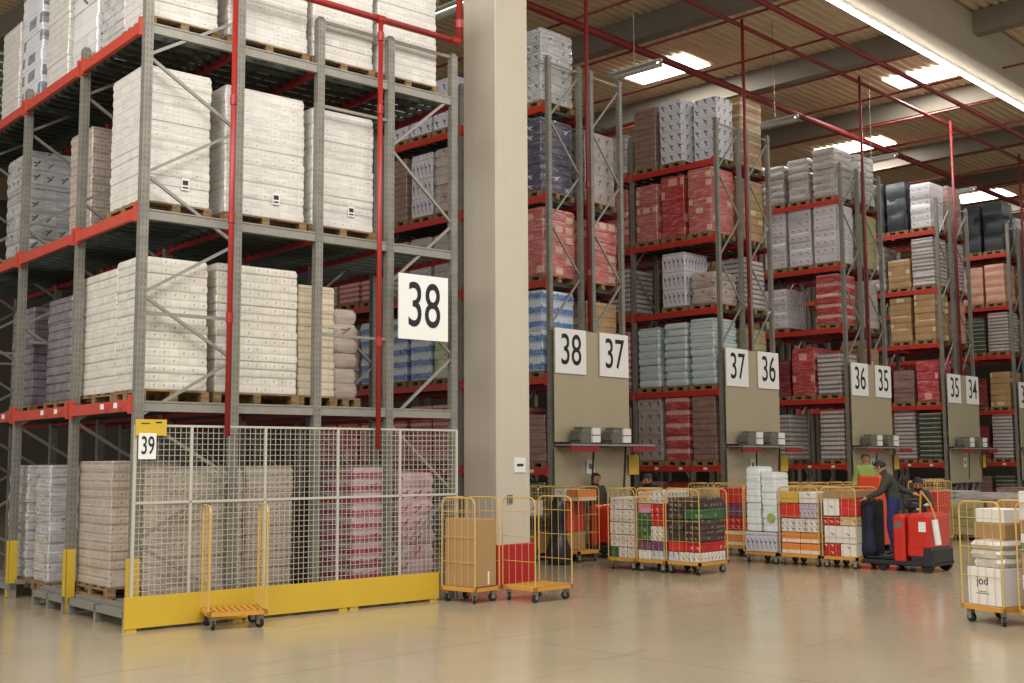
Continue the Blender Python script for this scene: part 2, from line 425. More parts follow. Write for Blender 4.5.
def mat_deck():
    t = NT('ceiling_deck'); tc = t.new('ShaderNodeTexCoord').outputs['Object']
    n = t.noise(tc, .6, 4); t.set(Base_Color=t.mix(n, S(178,156,124), S(214,192,156)), Roughness=.6)
    return t.mat
b = MB()
DZ = 13.6; yy = -8.0; pitch = .26
while yy < 52:
    p = [(yy,DZ+.05),(yy+.09,DZ+.05),(yy+.12,DZ),(yy+.23,DZ),(yy+pitch,DZ+.05)]
    for i in range(4):
        b.quad((-6,p[i][0],p[i][1]), (-6,p[i+1][0],p[i+1][1]), (74,p[i+1][0],p[i+1][1]), (74,p[i][0],p[i][1]))
    yy += pitch
b.box(-6,-8,DZ+.15,74,52,DZ+.3)
tag(part('ceiling', b.mesh('ceiling', mat_deck()), None), kind='structure')
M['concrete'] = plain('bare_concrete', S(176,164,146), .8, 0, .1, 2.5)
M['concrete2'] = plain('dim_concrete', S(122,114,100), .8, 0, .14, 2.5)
M['wallm'] = plain('dim_wall_panel', S(84,76,66), .8, 0, .1, 1)
part('wall_back', MB().box(-6,52,0,74,52.2,DZ+.3).mesh('wall', M['wallm']), None)['kind'] = 'structure'
part('wall_right', MB().box(74,-8,0,74.2,52,DZ+.3).mesh('wall', M['wallm']), None)['kind'] = 'structure'
# concrete purlins along the rows, one girder across on the column line
for k in range(-3, 8):
    x = 24.1 + 5.93*k
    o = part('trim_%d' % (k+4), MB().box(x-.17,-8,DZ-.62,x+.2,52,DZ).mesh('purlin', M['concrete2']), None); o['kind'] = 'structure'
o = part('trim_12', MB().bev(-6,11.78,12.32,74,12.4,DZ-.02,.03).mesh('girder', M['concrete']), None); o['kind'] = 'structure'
# concrete column
colm = NT('cast_concrete_column'); tc = colm.new('ShaderNodeTexCoord').outputs['Object']
n = colm.noise(tc, 1.4, 5, .6); n2 = colm.noise(colm.mapping(tc, (1,1,.08)), 9, 4)
colm.set(Base_Color=colm.mix(n, colm.mix(n2, S(180,170,152), S(198,188,170)), S(202,192,175)), Roughness=.75); colm.bump(n, .15, .01)
CX, CY = 12.62, 12.46
t = thing('concrete_column', 'tall square beige concrete column rising beyond the two yellow roll cages', 'column', (CX, CY, 0))
part('shaft', MB().bev(-.36,-.36,0,.36,.36,12.32,.02).mesh('shaft', colm.mat), t)
b = MB(); b.bev(-.4,-.4,0,.4,.4,.62,.015)
part('base_guard', b.mesh('guard', M['redguard']), t, label='red painted guard around the column foot')
b = MB(); b.box(-.12,-.012,-.11,.12,0,.11).box(-.07,-.014,-.02,.07,-.012,.02,1)
o = part('notice_sheet', b.mesh('notice', [M['paper'], M['dark']]), t, (.12,-.362,1.78), label='small white notice sheet')
b = MB(); b.box(-.05,-.02,-.06,.05,0,.06)
part('socket', b.mesh('socket', M['grey_bin']), t, (-.1,-.36,1.28))

# ------------------------------------------------------------------ racks
def post_mesh(h, s=.1):
    b = MB(); b.box(-s/2,-s/2,0,s/2,s/2,h); b.box(-s*.85,-s*.7,0,s*.85,s*.7,.012)
    b.box(-s*.35,-s*.35,h,s*.35,s*.35,h+.03)
    return b.mesh('post', M['post'])
def brace_mesh(u0, u1, z0, z1, step, r=.02, first=0, horiz=()):
    b = MB(); z = z0; k = first
    while z+step <= z1+.01:
        a, c = (u0, u1) if k % 2 == 0 else (u1, u0)
        b.bar((a,0,z), (c,0,z+step), .035, .035); z += step; k += 1
    for h in horiz: b.bar((u0,0,h),(u1,0,h),.03,.04)
    return b.mesh('brace', M['steel'])
BH = .13
def beam_mesh(L, m, stub=True):   # beam along +y, top at z=0
    b = MB(); b.box(-.025,.05,-BH,.025,L-.05,0)
    if stub:
        b.box(-.035,.04,-BH-.03,.035,.09,.06); b.box(-.035,L-.09,-BH-.03,.035,L-.04,.06)
    return b.mesh('beam', m)
LBL = MB().box(-.004,-.05,-.03,0,.05,.03).mesh('location_tag', M['paper'])

# near rack --------------------------------------------------------
ar = thing('pallet_rack', 'tall galvanised pallet rack in the foreground behind the mesh fence, holding white loads', 'rack', A_O, A_R)
PH = 11.0
pm_t, pm_s, pm_l = post_mesh(PH), post_mesh(7.6), post_mesh(7.2)
for j, v in enumerate(AV):
    for i, u in enumerate(AU):
        if j == 0: me = pm_t if i < 2 else pm_s
        elif i == 0: me = pm_l
        else: me = pm_t if i < 2 else pm_s
        part('upright_post', me, ar, (u, v, 0))
    for (ua, ub, f) in ((AU[0], AU[1], 1), (AU[3], AU[4], 1)):
        part('frame_brace', brace_mesh(ua, ub, .25 if ua < 1 else .5, 7.9 if ua < 1 else 7.5, .705 if ua<1 else .93, first=1 if ua<1 else 0, horiz=((3.56,) if ua < 1 else (7.58,))), ar, (0, v, 0))
    for tz in (6.45,3.46,7.58): part('frame_tie', MB().bar((AU[2],0,tz),(AU[3],0,tz),.03,.035).mesh('tie', M['steel']), ar, (0,v,0))
for k, z in enumerate(AZ):
    for j in range(len(AV)-1):
        L = AV[j+1]-AV[j]
        if j == 0: bms = [beam_mesh(L, M['beam']) for _ in range(1)][0]
        for i, u in enumerate(AU):
            off = -.05 if i == 0 else (0 if i < 4 else .05)
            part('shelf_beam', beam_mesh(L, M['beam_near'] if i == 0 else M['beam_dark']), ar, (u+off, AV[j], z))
        b = MB(); q = int(L/.24)
        for m_ in range(q+1):
            y = .08+(L-.16)*m_/q
            b.box(AU[0]-.02, y-.02, -.085, AU[-1]+.02, y+.02, -.03)
        for m_ in range(19):
            x = AU[0]+.1+(AU[-1]-AU[0]-.2)*m_/18
            b.box(x-.012, .05, -.03, x+.012, L-.05, -.012)
        part('shelf_deck', b.mesh('deck', M['steel_dark']), ar, (0, AV[j], z))
    part('end_support', MB().box(AU[0]+.05,-.03,-.13,AU[-1]-.05,.03,-.02).box(AU[0]+.05,-.04,-.03,AU[-1]-.05,.04,-.012).mesh('endsupport', M['steel']), ar, (0, AV[0], z))
for y in (.35,.75,2.3,2.8,4.4): 
    part('location_tag', LBL, ar, (-.08-.0, y, AZ[0]-.06))
for j in range(3):
    b = MB(); b.box(-.066,-.062,0,-.055,.062,.78).box(-.066,-.062,0,.05,-.052,.78).box(-.066,.052,0,.05,.062,.78)
    part('post_guard', b.mesh('postguard', M['yellow']), ar, (AU[0], AV[j], 0), label='yellow post protector')
# floor rail / low steel stand at the first bay
for j, (v0, v1) in enumerate(((.1,1.8),(2.0,3.1),(4.05,5.9))):
    b = MB()
    for y in (0, (v1-v0)/2, v1-v0): b.box(0,y-.03,0,.08,y+.03,.2); b.box(1.0,y-.03,0,1.08,y+.03,.2)
    b.box(0,-.03,.12,.08,v1-v0+.03,.2); b.box(1.0,-.03,.12,1.08,v1-v0+.03,.2)
    for m_ in range(6): b.box(.1+m_*.16,-.03,.19,.2+m_*.16,v1-v0+.03,.24)
    st = thing('floor_stand', ['low grey steel pallet stand on the floor at the corner bay','low grey steel pallet stand under the shiny floor-level load','low grey steel pallet stand furthest left on the floor'][j], 'stand', MA @ Vector((-.02, v0, 0)), A_R)
    part('stand_frame', b.mesh('stand', M['steel']), st)
# near rack loads: (u0,u1,v0,v1,z,h,style,label)
NL = [
 (.08,.98,.2,1.2,AZ[1],1.64,'white','bright white wrapped load at the corner post, middle level of foreground rack'),
 (1.14,2.3,.2,1.2,AZ[1],1.62,'white','white wrapped load second from the corner, middle level of foreground rack'),
 (2.36,3.36,.2,1.2,AZ[1],1.56,'white','white wrapped load third from the corner, middle level of foreground rack'),
 (.3,1.2,2.37,3.2,AZ[1],1.42,'carton2','tan carton load set back left of the corner load, middle level'),
 (.16,1.2,4.45,5.5,AZ[1],1.5,'silver','silver-grey film load at the left edge, middle level of foreground rack'),
 (.1,.98,.16,.9,AZ[0],1.56,'white2','white carton load at the corner post, lowest beam of foreground rack'),
 (1.06,2.22,.2,1.1,AZ[0],1.58,'white2','white carton load second from the corner, lowest beam of foreground rack'),
 (2.26,2.84,.3,1.15,AZ[0],1.44,'tanwhite','narrow tan load third from the corner, lowest beam of foreground rack'),
 (2.88,3.34,.5,1.3,AZ[0],1.2,'lumpy','lumpy translucent bagged load at the right of the lowest beam loads'),
 (.14,1.0,.97,2.25,AZ[0],1.52,'white2','white carton load just behind the corner load, lowest beam'),
 (.3,1.2,2.95,3.9,AZ[0],1.42,'greyviolet','dark grey-violet carton load between left posts, lowest beam'),
 (.3,1.2,4.45,5.4,AZ[0],1.42,'greyviolet','dark grey-violet carton load at the left edge, lowest beam'),
 (.1,1.02,.14,.94,AZ[2],1.75,'white','white wrapped load at the corner post on the top level'),
 (1.12,2.28,.14,1.0,AZ[2],1.75,'white','white wrapped load second from the corner on the top level'),
 (2.32,3.3,.14,1.0,AZ[2],1.75,'white','white wrapped load third from the corner on the top level'),
 (3.34,4.38,.14,1.0,AZ[2],1.75,'white','white wrapped load at the right end of the top level beside the pipe'),
 (.14,1.05,1.0,1.8,AZ[2],1.75,'silver2','shiny silver-white load behind the corner load, top level'),
 (.14,1.05,1.92,2.85,AZ[2],1.75,'whiteblack','shiny white load with dark print right of second left post, top level'),
 (.14,1.05,2.97,3.85,AZ[2],1.75,'white','plain white film load left of the printed one, top level'),
 (.14,1.05,4.05,4.95,AZ[2],1.75,'printcol','white load with dark square prints left of the third post, top level'),
 (.14,1.05,5.05,5.9,AZ[2],1.4,'white','white film load towards the left edge, top level'),
 (.14,1.05,6.2,7.3,AZ[2],1.3,'darkgreen','dark green load at the left edge of the top level'),
 (.14,1.04,.98,2.1,.24,1.5,'carton2','tan-grey carton load on the floor between corner post and second post'),
 (.2,1.05,3.24,3.85,.13,1.56,'silver2','shiny silver film load on the floor between left posts'),
 (.2,1.05,4.15,5.0,.13,1.56,'silver2','shiny pale load on the floor at the left edge'),
 (.5,1.48,.14,.92,0,1.66,'carton2','tan-grey carton load behind the left part of the fence'),
 (1.6,2.3,.4,1.3,0,1.66,'carton2','grey carton load behind the middle of the fence'),
 (3.12,3.8,.3,1.2,0,1.64,'pinkpack','pink and white pack load on the floor behind the fence'),
 (3.86,4.5,.3,1.2,0,1.56,'pinklump','lumpy pink and white load on the floor at the fence end'),
 (2.5,3.3,2.1,2.9,.0,1.4,'greyviolet','grey-violet load deep inside on the floor behind the fence'),
 (3.6,4.4,2.4,3.2,.0,1.2,'orangel','orange carton load deep inside on the floor behind the fence'),
]
for i, (u0,u1,v0,v1,z,h,st,lb) in enumerate(NL):
    c = MA @ Vector(((u0+u1)/2,(v0+v1)/2,z))
    sh = None
    if st in ('white',) and z == AZ[1] and v0 < 1: sh = ((u1-u0)*.12, .25)
    if st == 'white2' and i == 7: sh = ((u1-u0)*.3, .45)
    pallet_load(st, lb, c, A_R, u1-u0, v1-v0, h-.0, True, 'loads in the foreground rack', sh, seed=i)

# fence -----------------------------------------------------------
fc = thing('mesh_fence', 'white wire mesh fence on a yellow kick board before the foreground rack', 'fence', MA @ Vector((-.09,0,0)), A_R)
FP = [.07,.74,1.69,2.71,3.66,4.6]
for i, u in enumerate(FP):
    part('fence_post', MB().box(-.015,-.015,0 if i in (0,5) else .3,.015,.015,2.27).mesh('fpost', M['white_wire']), fc, (u, -.1, 0))
part('rail', MB().box(FP[0],-.012,2.25,FP[-1],.012,2.275).mesh('rail', M['white_wire']), fc, (0,-.1,0))
part('rail', MB().box(FP[0],-.015,1.385,FP[-1],.015,1.41).mesh('rail', M['white_wire']), fc, (0,-.1,0))
for i in range(5):
    a, c = FP[i], FP[i+1]
    for (z0, z1) in ((.36,1.385),(1.41,2.25)):
        b = MB(); n = max(2, round((c-a)/.07))
        for k in range(n+1):
            x = a+(c-a)*k/n; b.box(x-.0028,-.003,z0,x+.0028,.003,z1)
        n = round((z1-z0)/.065)
        for k in range(n+1):
            z = z0+(z1-z0)*k/n; b.box(a,-.007,z-.0028,c,-.001,z+.0028)
        part('wire_panel', b.mesh('wires', M['white_wire']), fc, (0,-.1,0))
for k in range(3):
    a = [-.02,1.42,2.86][k]; c = [1.42,2.86,4.26][k]
    part('kick_board', MB().box(a,-.16,.035,c,-.125,.375).box(a+.02,-.15,0,a+.14,-.05,.04).box(c-.14,-.15,0,c-.02,-.05,.04).mesh('board', M['yellow']), fc, (0,0,0), label='yellow kick board')
b = MB().box(-.04,-.1,0,-.005,.55,.3); 

def text_mesh(s, size, mat, sx=1.0, ext=.002):
    cu = bpy.data.curves.new('txt', 'FONT'); cu.body = s; cu.size = size; cu.extrude = ext
    cu.align_x = 'CENTER'; cu.align_y = 'CENTER'; cu.offset = size*.002
    o = bpy.data.objects.new('tmp', cu); COL.objects.link(o)
    dg = bpy.context.evaluated_depsgraph_get(); dg.update()
    me = bpy.data.meshes.new_from_object(o.evaluated_get(dg))
    bpy.data.objects.remove(o); 
    me.materials.clear(); me.materials.append(mat)
    for v in me.vertices:   # stand upright facing -y
        x, y, z = v.co; v.co = (x*sx, -z, y)
    me.update(); return me
_tc = {}
def sign(num, label, loc, rz, w, h, tw=1.0, group=None):
    t = thing('aisle_sign', label, 'sign', loc, rz, group)
    sb = part('sign_board', MB().box(-w/2,-.02,-h/2,w/2,0,h/2).mesh('board', M['white']), t)
    k = (num, w, h)
    if k not in _tc: _tc[k] = text_mesh(num, h*.98, M['black'], w/h*.72*tw)
    part('sign_number', _tc[k], sb, (0,-.024,-h*.0))
    return t
c = MA @ Vector((3.94, -.1, 3.91))
sign('38', 'large white board reading 38 on the foreground rack', c, A_R, .82, .88)
c = MA @ Vector((.1, -.14, 2.03))
sign('39', 'small white plate reading 39 at the fence corner', c, A_R, .2, .29, 1.15)
c = MA @ Vector((.14, -.145, 2.25))
t = thing('yellow_plate', 'blank yellow plate above the small 39 plate', 'sign', c, A_R)
part('plate', MB().box(-.18,-.01,-.1,.18,0,.08).mesh('plate', M['yellow']), t)
part('print_line', MB().box(-.12,-.014,.03,-.02,-.01,.04).box(.05,-.014,.04,.12,-.01,.055).mesh('pl', M['dark']), t)

# red sprinkler pipes on the foreground rack ------------------------
def pipe_thing(label, pts, r, mat, joints=(), name='sprinkler_pipe', group=None):
    t = thing(name, label, 'pipe', pts[0], 0, group)
    o = Vector(pts[0]); b = MB()
    P = [Vector(p)-o for p in pts]
    for i in range(len(P)-1): b.tube(P[i], P[i+1], r, 10)
    part('pipe_run', b.mesh('pipe', mat, True), t)
    if joints:
        for (p, d) in joints:
            p = Vector(p)-o; d = Vector(d).normalized()
            part('coupling', MB().tube(p-d*.06, p+d*.06, r*1.3, 10).mesh('coupling', mat), t)
    return t
def P_(u, v, z): return tuple(MA @ Vector((u, v, z)))
UP = (0,0,1); AX = tuple((MA.to_3x3() @ Vector((1,0,0))))
pipe_thing('bright red horizontal sprinkler pipe with elbow across the foreground rack top', [P_(-.3,-.16,7.75), P_(4.52,-.16,7.74), P_(4.52,-.16,13.3)], .045, M['drop'], [(P_(4.44,-.16,7.74),AX),(P_(4.52,-.16,8.0),UP),(P_(3.18,-.16,7.74),AX),(P_(4.52,-.16,8.9),UP)])
pipe_thing('vertical red sprinkler drop in front of the first foreground rack frame', [P_(1.06,-.17,7.7), P_(1.06,-.17,2.15)], .034, M['drop'], [(P_(1.06,-.17,3.55),UP),(P_(1.06,-.17,6.2),UP),(P_(1.06,-.17,4.75),UP)])
pipe_thing('vertical red sprinkler drop left of the large 38 board', [P_(3.18,-.17,7.7), P_(3.18,-.17,2.0)], .034, M['drop'], [(P_(3.18,-.17,7.5),UP),(P_(3.18,-.17,3.4),UP),(P_(3.18,-.17,6.5),UP)])

# far rows -----------------------------------------------------------
UW = [0, .94, 1.3, 2.25]
RH = 9.85
pm_r = post_mesh(RH, .095)
BR = brace_mesh(0, .94, .3, 9.7, 1.04, first=0, horiz=(9.75,.3))
SIGNS = [('38','37'),('37','36'),('36','35'),('35','34'),('34','33')]
BAYV = 2.5
beamr = beam_mesh(BAYV, M['beam']); beamd = beam_mesh(BAYV, M['beam_dark'])
dk = MB()
for m_ in range(9):
    y = .15+(BAYV-.3)*m_/8; dk.box(.03,y-.02,-.08,.92,y+.02,-.02)
dk = dk.mesh('deck', M['steel_dark'])
NTH = ['first','second','third','fourth','fifth']
for r_, X in enumerate(ROWX):
    N_ = NTH[r_]
    nb = 4 if r_ == 0 else (2 if r_ < 4 else 2)
    a, c_ = SIGNS[r_]
    rk = thing('pallet_rack', '%s far pallet rack row counted from the concrete column' % N_, 'rack', (X, Y0, 0))
    if r_ == 4: rk['label'] = 'double pallet rack row at the right edge, its end sign reading 34 cut off'
    for j in range(nb+1):
        for u in UW: part('upright_post', pm_r, rk, (u, .05+j*BAYV, 0))
        for u in (0, 1.3): part('frame_brace', BR, rk, (u, .05+j*BAYV, 0))
    for z in ZL:
        for j in range(nb):
            for i, u in enumerate(UW):
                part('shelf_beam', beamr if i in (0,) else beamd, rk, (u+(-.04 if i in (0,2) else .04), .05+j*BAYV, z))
            for u in (0, 1.3): part('shelf_deck', dk, rk, (u, .05+j*BAYV, z))
    for k, z in enumerate((ZL[0],)):
        for q in (.5,1.2,1.9,3.0): part('location_tag', LBL, rk, (-.07, q, z-.06))
    # end panels
    ep = thing('end_panel', 'beige sheet-metal cover on the end of the %s far rack row' % N_, 'panel', (X, Y0-.06, 0))
    if r_ == 4: ep['label'] = 'beige sheet-metal cover on the rack end at the right edge of the photo'
    part('upper_sheet', MB().box(-.03,-.02,2.2,1.12,0,4.4).box(1.12,-.015,2.2,2.28,0,4.4).mesh('sheet', M['panel']), ep)
    part('lower_sheet', MB().box(-.03,-.02,1.1,2.28,0,2.1).mesh('sheet', M['panel']), ep)
    sw, shh = .92, .88
    names = {'38':'white board reading 38 on the first far row','37':None}
    sign(a, 'white board reading %s, left sign on the end of the %s far rack row' % (a, N_) if r_ < 4 else 'white board reading 34 cut off at the right edge', (X+.43, Y0-.09, 4.4-.43), 0, sw, shh)
    if r_ < 4: sign(c_, 'white board reading %s, right sign on the end of the %s far rack row' % (c_, N_), (X+1.78, Y0-.09, 4.4-.43), 0, sw, shh)
    # vertical riser between the two frames
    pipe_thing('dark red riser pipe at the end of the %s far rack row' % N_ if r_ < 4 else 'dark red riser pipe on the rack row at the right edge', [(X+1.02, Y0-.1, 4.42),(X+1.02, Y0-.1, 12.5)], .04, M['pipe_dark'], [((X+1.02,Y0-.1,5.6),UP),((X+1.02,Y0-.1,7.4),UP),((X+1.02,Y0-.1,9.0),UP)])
    # shelf and bins
    sx = X - .05
    ws = thing('work_shelf', 'narrow work shelf across the end of the %s far rack row' % N_ if r_ < 4 else 'narrow work shelf across the rack end at the right edge', 'shelf', (sx, Y0-.1, 2.14))
    part('shelf_board', MB().box(0,-.42,-.02,2.62,0,.02).mesh('board', M['steel']), ws)
    part('shelf_rail', MB().box(0,-.40,-.13,.85,-.37,-.02).mesh('rail', M['beam_dark']), ws); part('shelf_rail', MB().box(1.9,-.4,-.13,2.6,-.37,-.02).mesh('rail', M['beam_dark']), ws)
    for bx in (.9, 1.9): part('hanging_strap', MB().bar((bx,-.2,-.02),(bx-.06,-.18,-.95),.02,.01).bar((bx+.03,-.2,-.02),(bx-.02,-.18,-.9),.02,.01).mesh('strap', M['rubber']), ws)
    for q in range(2):
        if r_ == 4: continue
        bx = [.7, 1.66][q]
        t = thing('storage_bin', 'grey plastic bin, %s one on the shelf of the %s far rack row' % (['left','right'][q], N_) if r_ < 4 else 'grey plastic bin on the shelf at the right edge', 'bin', (sx+bx, Y0-.28, 2.16))
        b = MB(); b.bev(-.3,-.15,0,.24,.15,.27,.02); b.box(-.24,-.12,.27,.1,.1,.33); b.box(-.34,-.12,.08,-.29,.12,.2)
        bs_ = part('bin_shell', b.mesh('bin', M['grey_bin']), t)
        part('card_stack', MB().box(-.02,-.19,.03,.22,-.15,.16).box(-.02,-.19,.18,.22,-.15,.31).mesh('cards', M['paper']), bs_, label='white paper cards on the bin front')
    if r_ < 4:
        t = thing('yellow_notice', 'small yellow notice hanging at the end of the %s far rack row' % N_, 'sign', (X+2.35, Y0-.12, 1.75))
        part('notice', MB().box(-.16,-.01,-.2,.16,0,.2).mesh('notice', M['yellow']), t)
        t = thing('paper_notice', 'small white paper on the lower end panel of the %s far rack row' % N_, 'notice', (X+1.0, Y0-.09, 1.72))
        part('sheet', MB().box(-.12,-.008,-.14,.12,0,.14).box(-.05,-.01,-.05,.05,-.008,.05,1).mesh('notice', [M['paper'], M['grey_bin']]), t)

# far row loads: per row {level: [styles from the row end]}; level 0 = floor
H0 = {0:1.35, 1:1.5, 2:1.5, 3:1.3, 4:1.55, 5:1.45}
ROWS = [
 { 5: [('silver',1.5),('silver',1.5),None,('whitemark',1.1),('whitemark',1.1),('whitemark',1.1),('silver',1.2),('whitemark',1.1),('silver',1.2)],
   4: [('purple',1.5),('purple',1.5),None,('lumpy',1.4),('bluebottle',1.4),('brown',1.4),('brown',1.3),('silver',1.4),None],
   3: [('pinkred',1.35),('redwhite',1.35),None,('greywrap',1.2),('greywrap',1.2),('layerwhite',1.2),('pinkstripe',1.2),('pinkstripe',1.2),('carton',1.2)],
   2: [('bluepack',1.6),('bluepack',1.6),None,('greenpack',1.3),('bluepack',1.45),('bluepack',1.4),('bluepack',1.4),('lumpy',1.3),None],
   1: [('brown',.9),('pinkstripe',1.1),None,('pinkstripe',1.2),('pinkstripe',1.2),('pinkstripe',1.1),('pinkstripe',1.2),('red',1.0),('pinkstripe',1.2)],
   0: [('darkgreen',1.3),('brown',1.3),None,('darkgreen',1.3),('brown',1.2),('pinkstripe',1.2),('red',1.2),None,None] },
 { 5: [('whitemark',1.5,.3),('whitemark',1.55),('brown',1.5),('greywrap',1.0)],
   4: [('pinkred',1.55),('red',1.5),('pinkred',1.4),('pinkred',1.4)],
   3: [('lumpy',.75),('bluebottle',1.3),None,('layerwhite',1.1)],
   2: [('teal',1.55),('teal',1.5),('teal',1.45),('pinkpack',1.4)],
   1: [('brown',1.5),('redwhite',1.52),('greymark',1.5),('brown',1.3)],
   0: [('darkgreen',1.2),('darkred',1.2),('brown',1.2)] },
 { 5: [('greywrap',1.35),('greywrap',1.2),('greywrap',1.1),('silver',1.3)],
   4: [('whitedot',1.6),('whitedot',1.6),('whitedot',1.6),('red',1.3)],
   3: [('redwhite',1.35),None,('whitedot',1.1),('tan',1.0)],
   2: [('layerwhite',1.1),('red',1.3),('darkred',1.0),('red',1.2)],
   1: [('layerwhite',1.3),None,('layerwhite',1.25),('brown',1.1)],
   0: [('darkred',1.1),('brown',1.1),('darkgreen',1.1)] },
 { 5: [('whitedot',1.4),('darkload',1.55),('darkload',1.6),None],
   4: [('layerwhite',1.5),('tan',.9),('greywrap',1.4),None],
   3: [('tan',1.45),('tan',1.4),None,('brown',1.2)],
   2: [('red',1.25),('brown',1.0),('darkred',1.1),None],
   1: [('darkgreen',1.4),('layerwhite',1.5),None,None],
   0: [('darkgreen',1.1),('brown',1.1),None] },
 { 5: [('darkload',1.7),('darkload',1.7),('darkload',1.6),None],
   4: [('peach',1.35),('peach',1.3),('peach',1.3),None],
   3: [('layerwhite',1.35),('darkgreen',1.2),None,None],
   2: [('tan',1.2),('darkred',1.0),('brown',1.0),None],
   1: [('layerwhite',1.6),('darkred',1.1),None,None],
   0: [('darkgreen',1.1),('brown',1.1),None] } ]
ROWB = [   # right-hand racks, seen through the end frames: level -> loads from the row end
 { 5: [None], 4: [('greymark',1.5),('silver',1.4)], 3: [('pinkred',1.3),('pinkred',1.3)], 2: [('tan',1.5),('tan',1.4)], 1: [], 0: [] },
 { 5: [('tanwrap',1.7),('greywrap',1.3)], 4: [('tan',1.5),('tan',1.5)], 3: [('layerwhite',1.2),('tan',1.1)], 2: [('tangreen',1.4),('tan',1.2)] },
 { 5: [('silver',1.4),('greywrap',1.3)], 4: [('tangreen',1.5),('tan',1.5)], 3: [('greywrap',1.3),('tan',1.2)], 2: [('tan',1.3)] },
 { 5: [('brown',1.5),('tan',1.3)], 4: [('layerwhite',1.5),('tan',1.2)], 3: [('peach',1.3)], 2: [('darkred',1.1)] },
 { 5: [('silver',1.3)], 4: [('tan',1.3)], 3: [('tan',1.2)], 2: [('brown',1.2)] } ]
ORD = ['at its end','second from end','third from end','fourth from end','fifth from end','sixth from end','seventh from end','eighth from end','ninth from end']
LVN = ['on the floor of','level one of','level two of','level three of','level four of','top level of']
SKIP = {(0,0,5,8),(0,0,4,7),(0,0,3,1),(0,0,0,5),(0,0,0,6),(0,0,5,7),(0,0,4,6),(0,1,3,1),(0,1,2,1),(0,0,5,1),(0,0,2,1),(0,1,4,1),(1,1,5,1),(3,1,5,1),(1,1,2,1),(2,0,2,3),(2,0,1,3),(2,1,5,1),(2,1,4,1),(3,0,0,1),(4,0,2,2)}
for r_, X in enumerate(ROWX):
    for side, tab in ((0, ROWS[r_]), (1, ROWB[r_])):
        for lv, lst in tab.items():
            for i, e in enumerate(lst):
                if e is None or (r_, side, lv, i) in SKIP: continue
                st, h = e[:2]; dx = e[2] if len(e) > 2 else 0
                bay, s_ = divmod(i, 3)
                v = .05 + bay*BAYV + .12 + .4 + s_*.79 - .03
                z = 0 if lv == 0 else ZL[lv-1]
                w = .72 + R.uniform(-.03, .03)
                xo = X + (.47 if side == 0 else 1.78) + R.uniform(-.03,.03)
                d = G[st][3]
                lb = '%s, %s %s far row%s, %s' % (d, LVN[lv], NTH[r_], '' if side == 0 else ' right half', ORD[i])
                pallet_load(st, lb, (xo+dx/2, Y0+v+dx*0, z), 0, 1.0-dx, w, h, True, 'loads in the far rack rows', None)

# ------------------------------------------------------------------ ceiling services
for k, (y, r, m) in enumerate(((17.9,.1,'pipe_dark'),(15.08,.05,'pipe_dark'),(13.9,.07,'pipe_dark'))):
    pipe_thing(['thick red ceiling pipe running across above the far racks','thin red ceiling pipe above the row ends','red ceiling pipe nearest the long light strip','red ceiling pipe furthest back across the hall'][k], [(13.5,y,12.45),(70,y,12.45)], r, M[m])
for k in range(3, 15):
    x = 12.55 + 2.75*k
    if x > 56: break
    o = pipe_thing('thin red branch pipe under the ceiling running along the rack rows', [(x,-2 if x > 30 else 12.9,12.52),(x,40,12.52)], .032, M['pipe_dark'], name='branch_pipe', group='thin branch pipes under the ceiling')
emi = bpy.data.materials.new('lit_tube'); emi.use_nodes = True
bs = emi.node_tree.nodes['Principled BSDF']; bs.inputs['Emission Color'].default_value = (1,.98,.94,1); bs.inputs['Emission Strength'].default_value = 14
emi2 = emi.copy(); emi2.node_tree.nodes['Principled BSDF'].inputs['Emission Strength'].default_value = 3
sky = bpy.data.materials.new('bright_rooflight'); sky.use_nodes = True
bs = sky.node_tree.nodes['Principled BSDF']; bs.inputs['Emission Color'].default_value = (.93,.97,1,1); bs.inputs['Emission Strength'].default_value = 6
bs.inputs['Base Color'].default_value = (.9,.9,.9,1)
t = thing('light_strip', 'long bright fluorescent strip running along the concrete girder', 'light', (14, 12.36, 12.16))
part('tube', MB().box(0,-.06,0,56,.06,.04).mesh('tube', emi), t)
part('housing', MB().box(0,-.04,.04,56,.04,.16).mesh('housing', M['white']), t)
skn = 0
for (x0,x1,y0,y1) in ((27.1,28.5,19.1,21.6),(33.4,34.65,14.2,16.05),(39.4,40.7,19.1,21.8),(51.0,52.7,19.2,21.6)):
    skn += 1
    part('window_%d' % skn, MB().box(x0,y0,DZ-.03,x1,y1,DZ-.01).mesh('rooflight', sky), None)['kind'] = 'structure'
for i, (x, ya, yb, z) in enumerate(((20.8,15.3,16.75,10.8),(26.8,15.3,16.6,10.8),(32.8,15.42,17.0,10.92),(38.7,15.44,16.9,10.88),(14.0,14.6,16.0,10.05))):
    t = thing('hanging_lamp', ['first hanging grey reflector lamp right of the concrete column','second hanging grey reflector lamp right of the concrete column','third hanging grey reflector lamp right of the concrete column','fourth hanging grey reflector lamp, furthest right','bright lamp left of the concrete column near the ceiling'][i], 'lamp', (x, (ya+yb)/2, z))
    L = (yb-ya)/2
    b = MB(); b.quad((-.13,-L,-.05),(-.13,L,-.05),(-.06,L,.07),(-.06,-L,.07)); b.quad((.13,L,-.05),(.13,-L,-.05),(.06,-L,.07),(.06,L,.07)); b.box(-.06,-L,.08,.06,L,.1); b.box(-.05,-L-.05,.02,.05,-L,.1)
    part('reflector', b.mesh('reflector', M['steel']), t)
    part('lamp_tube', MB().tube((0,-L+.03,.03),(0,L-.03,.03),.02,8).mesh('tube', emi2), t)
    part('suspension_rod', MB().tube((0,0,.1),(0,0,DZ-z),.012,6).mesh('rod', M['steel']), t)

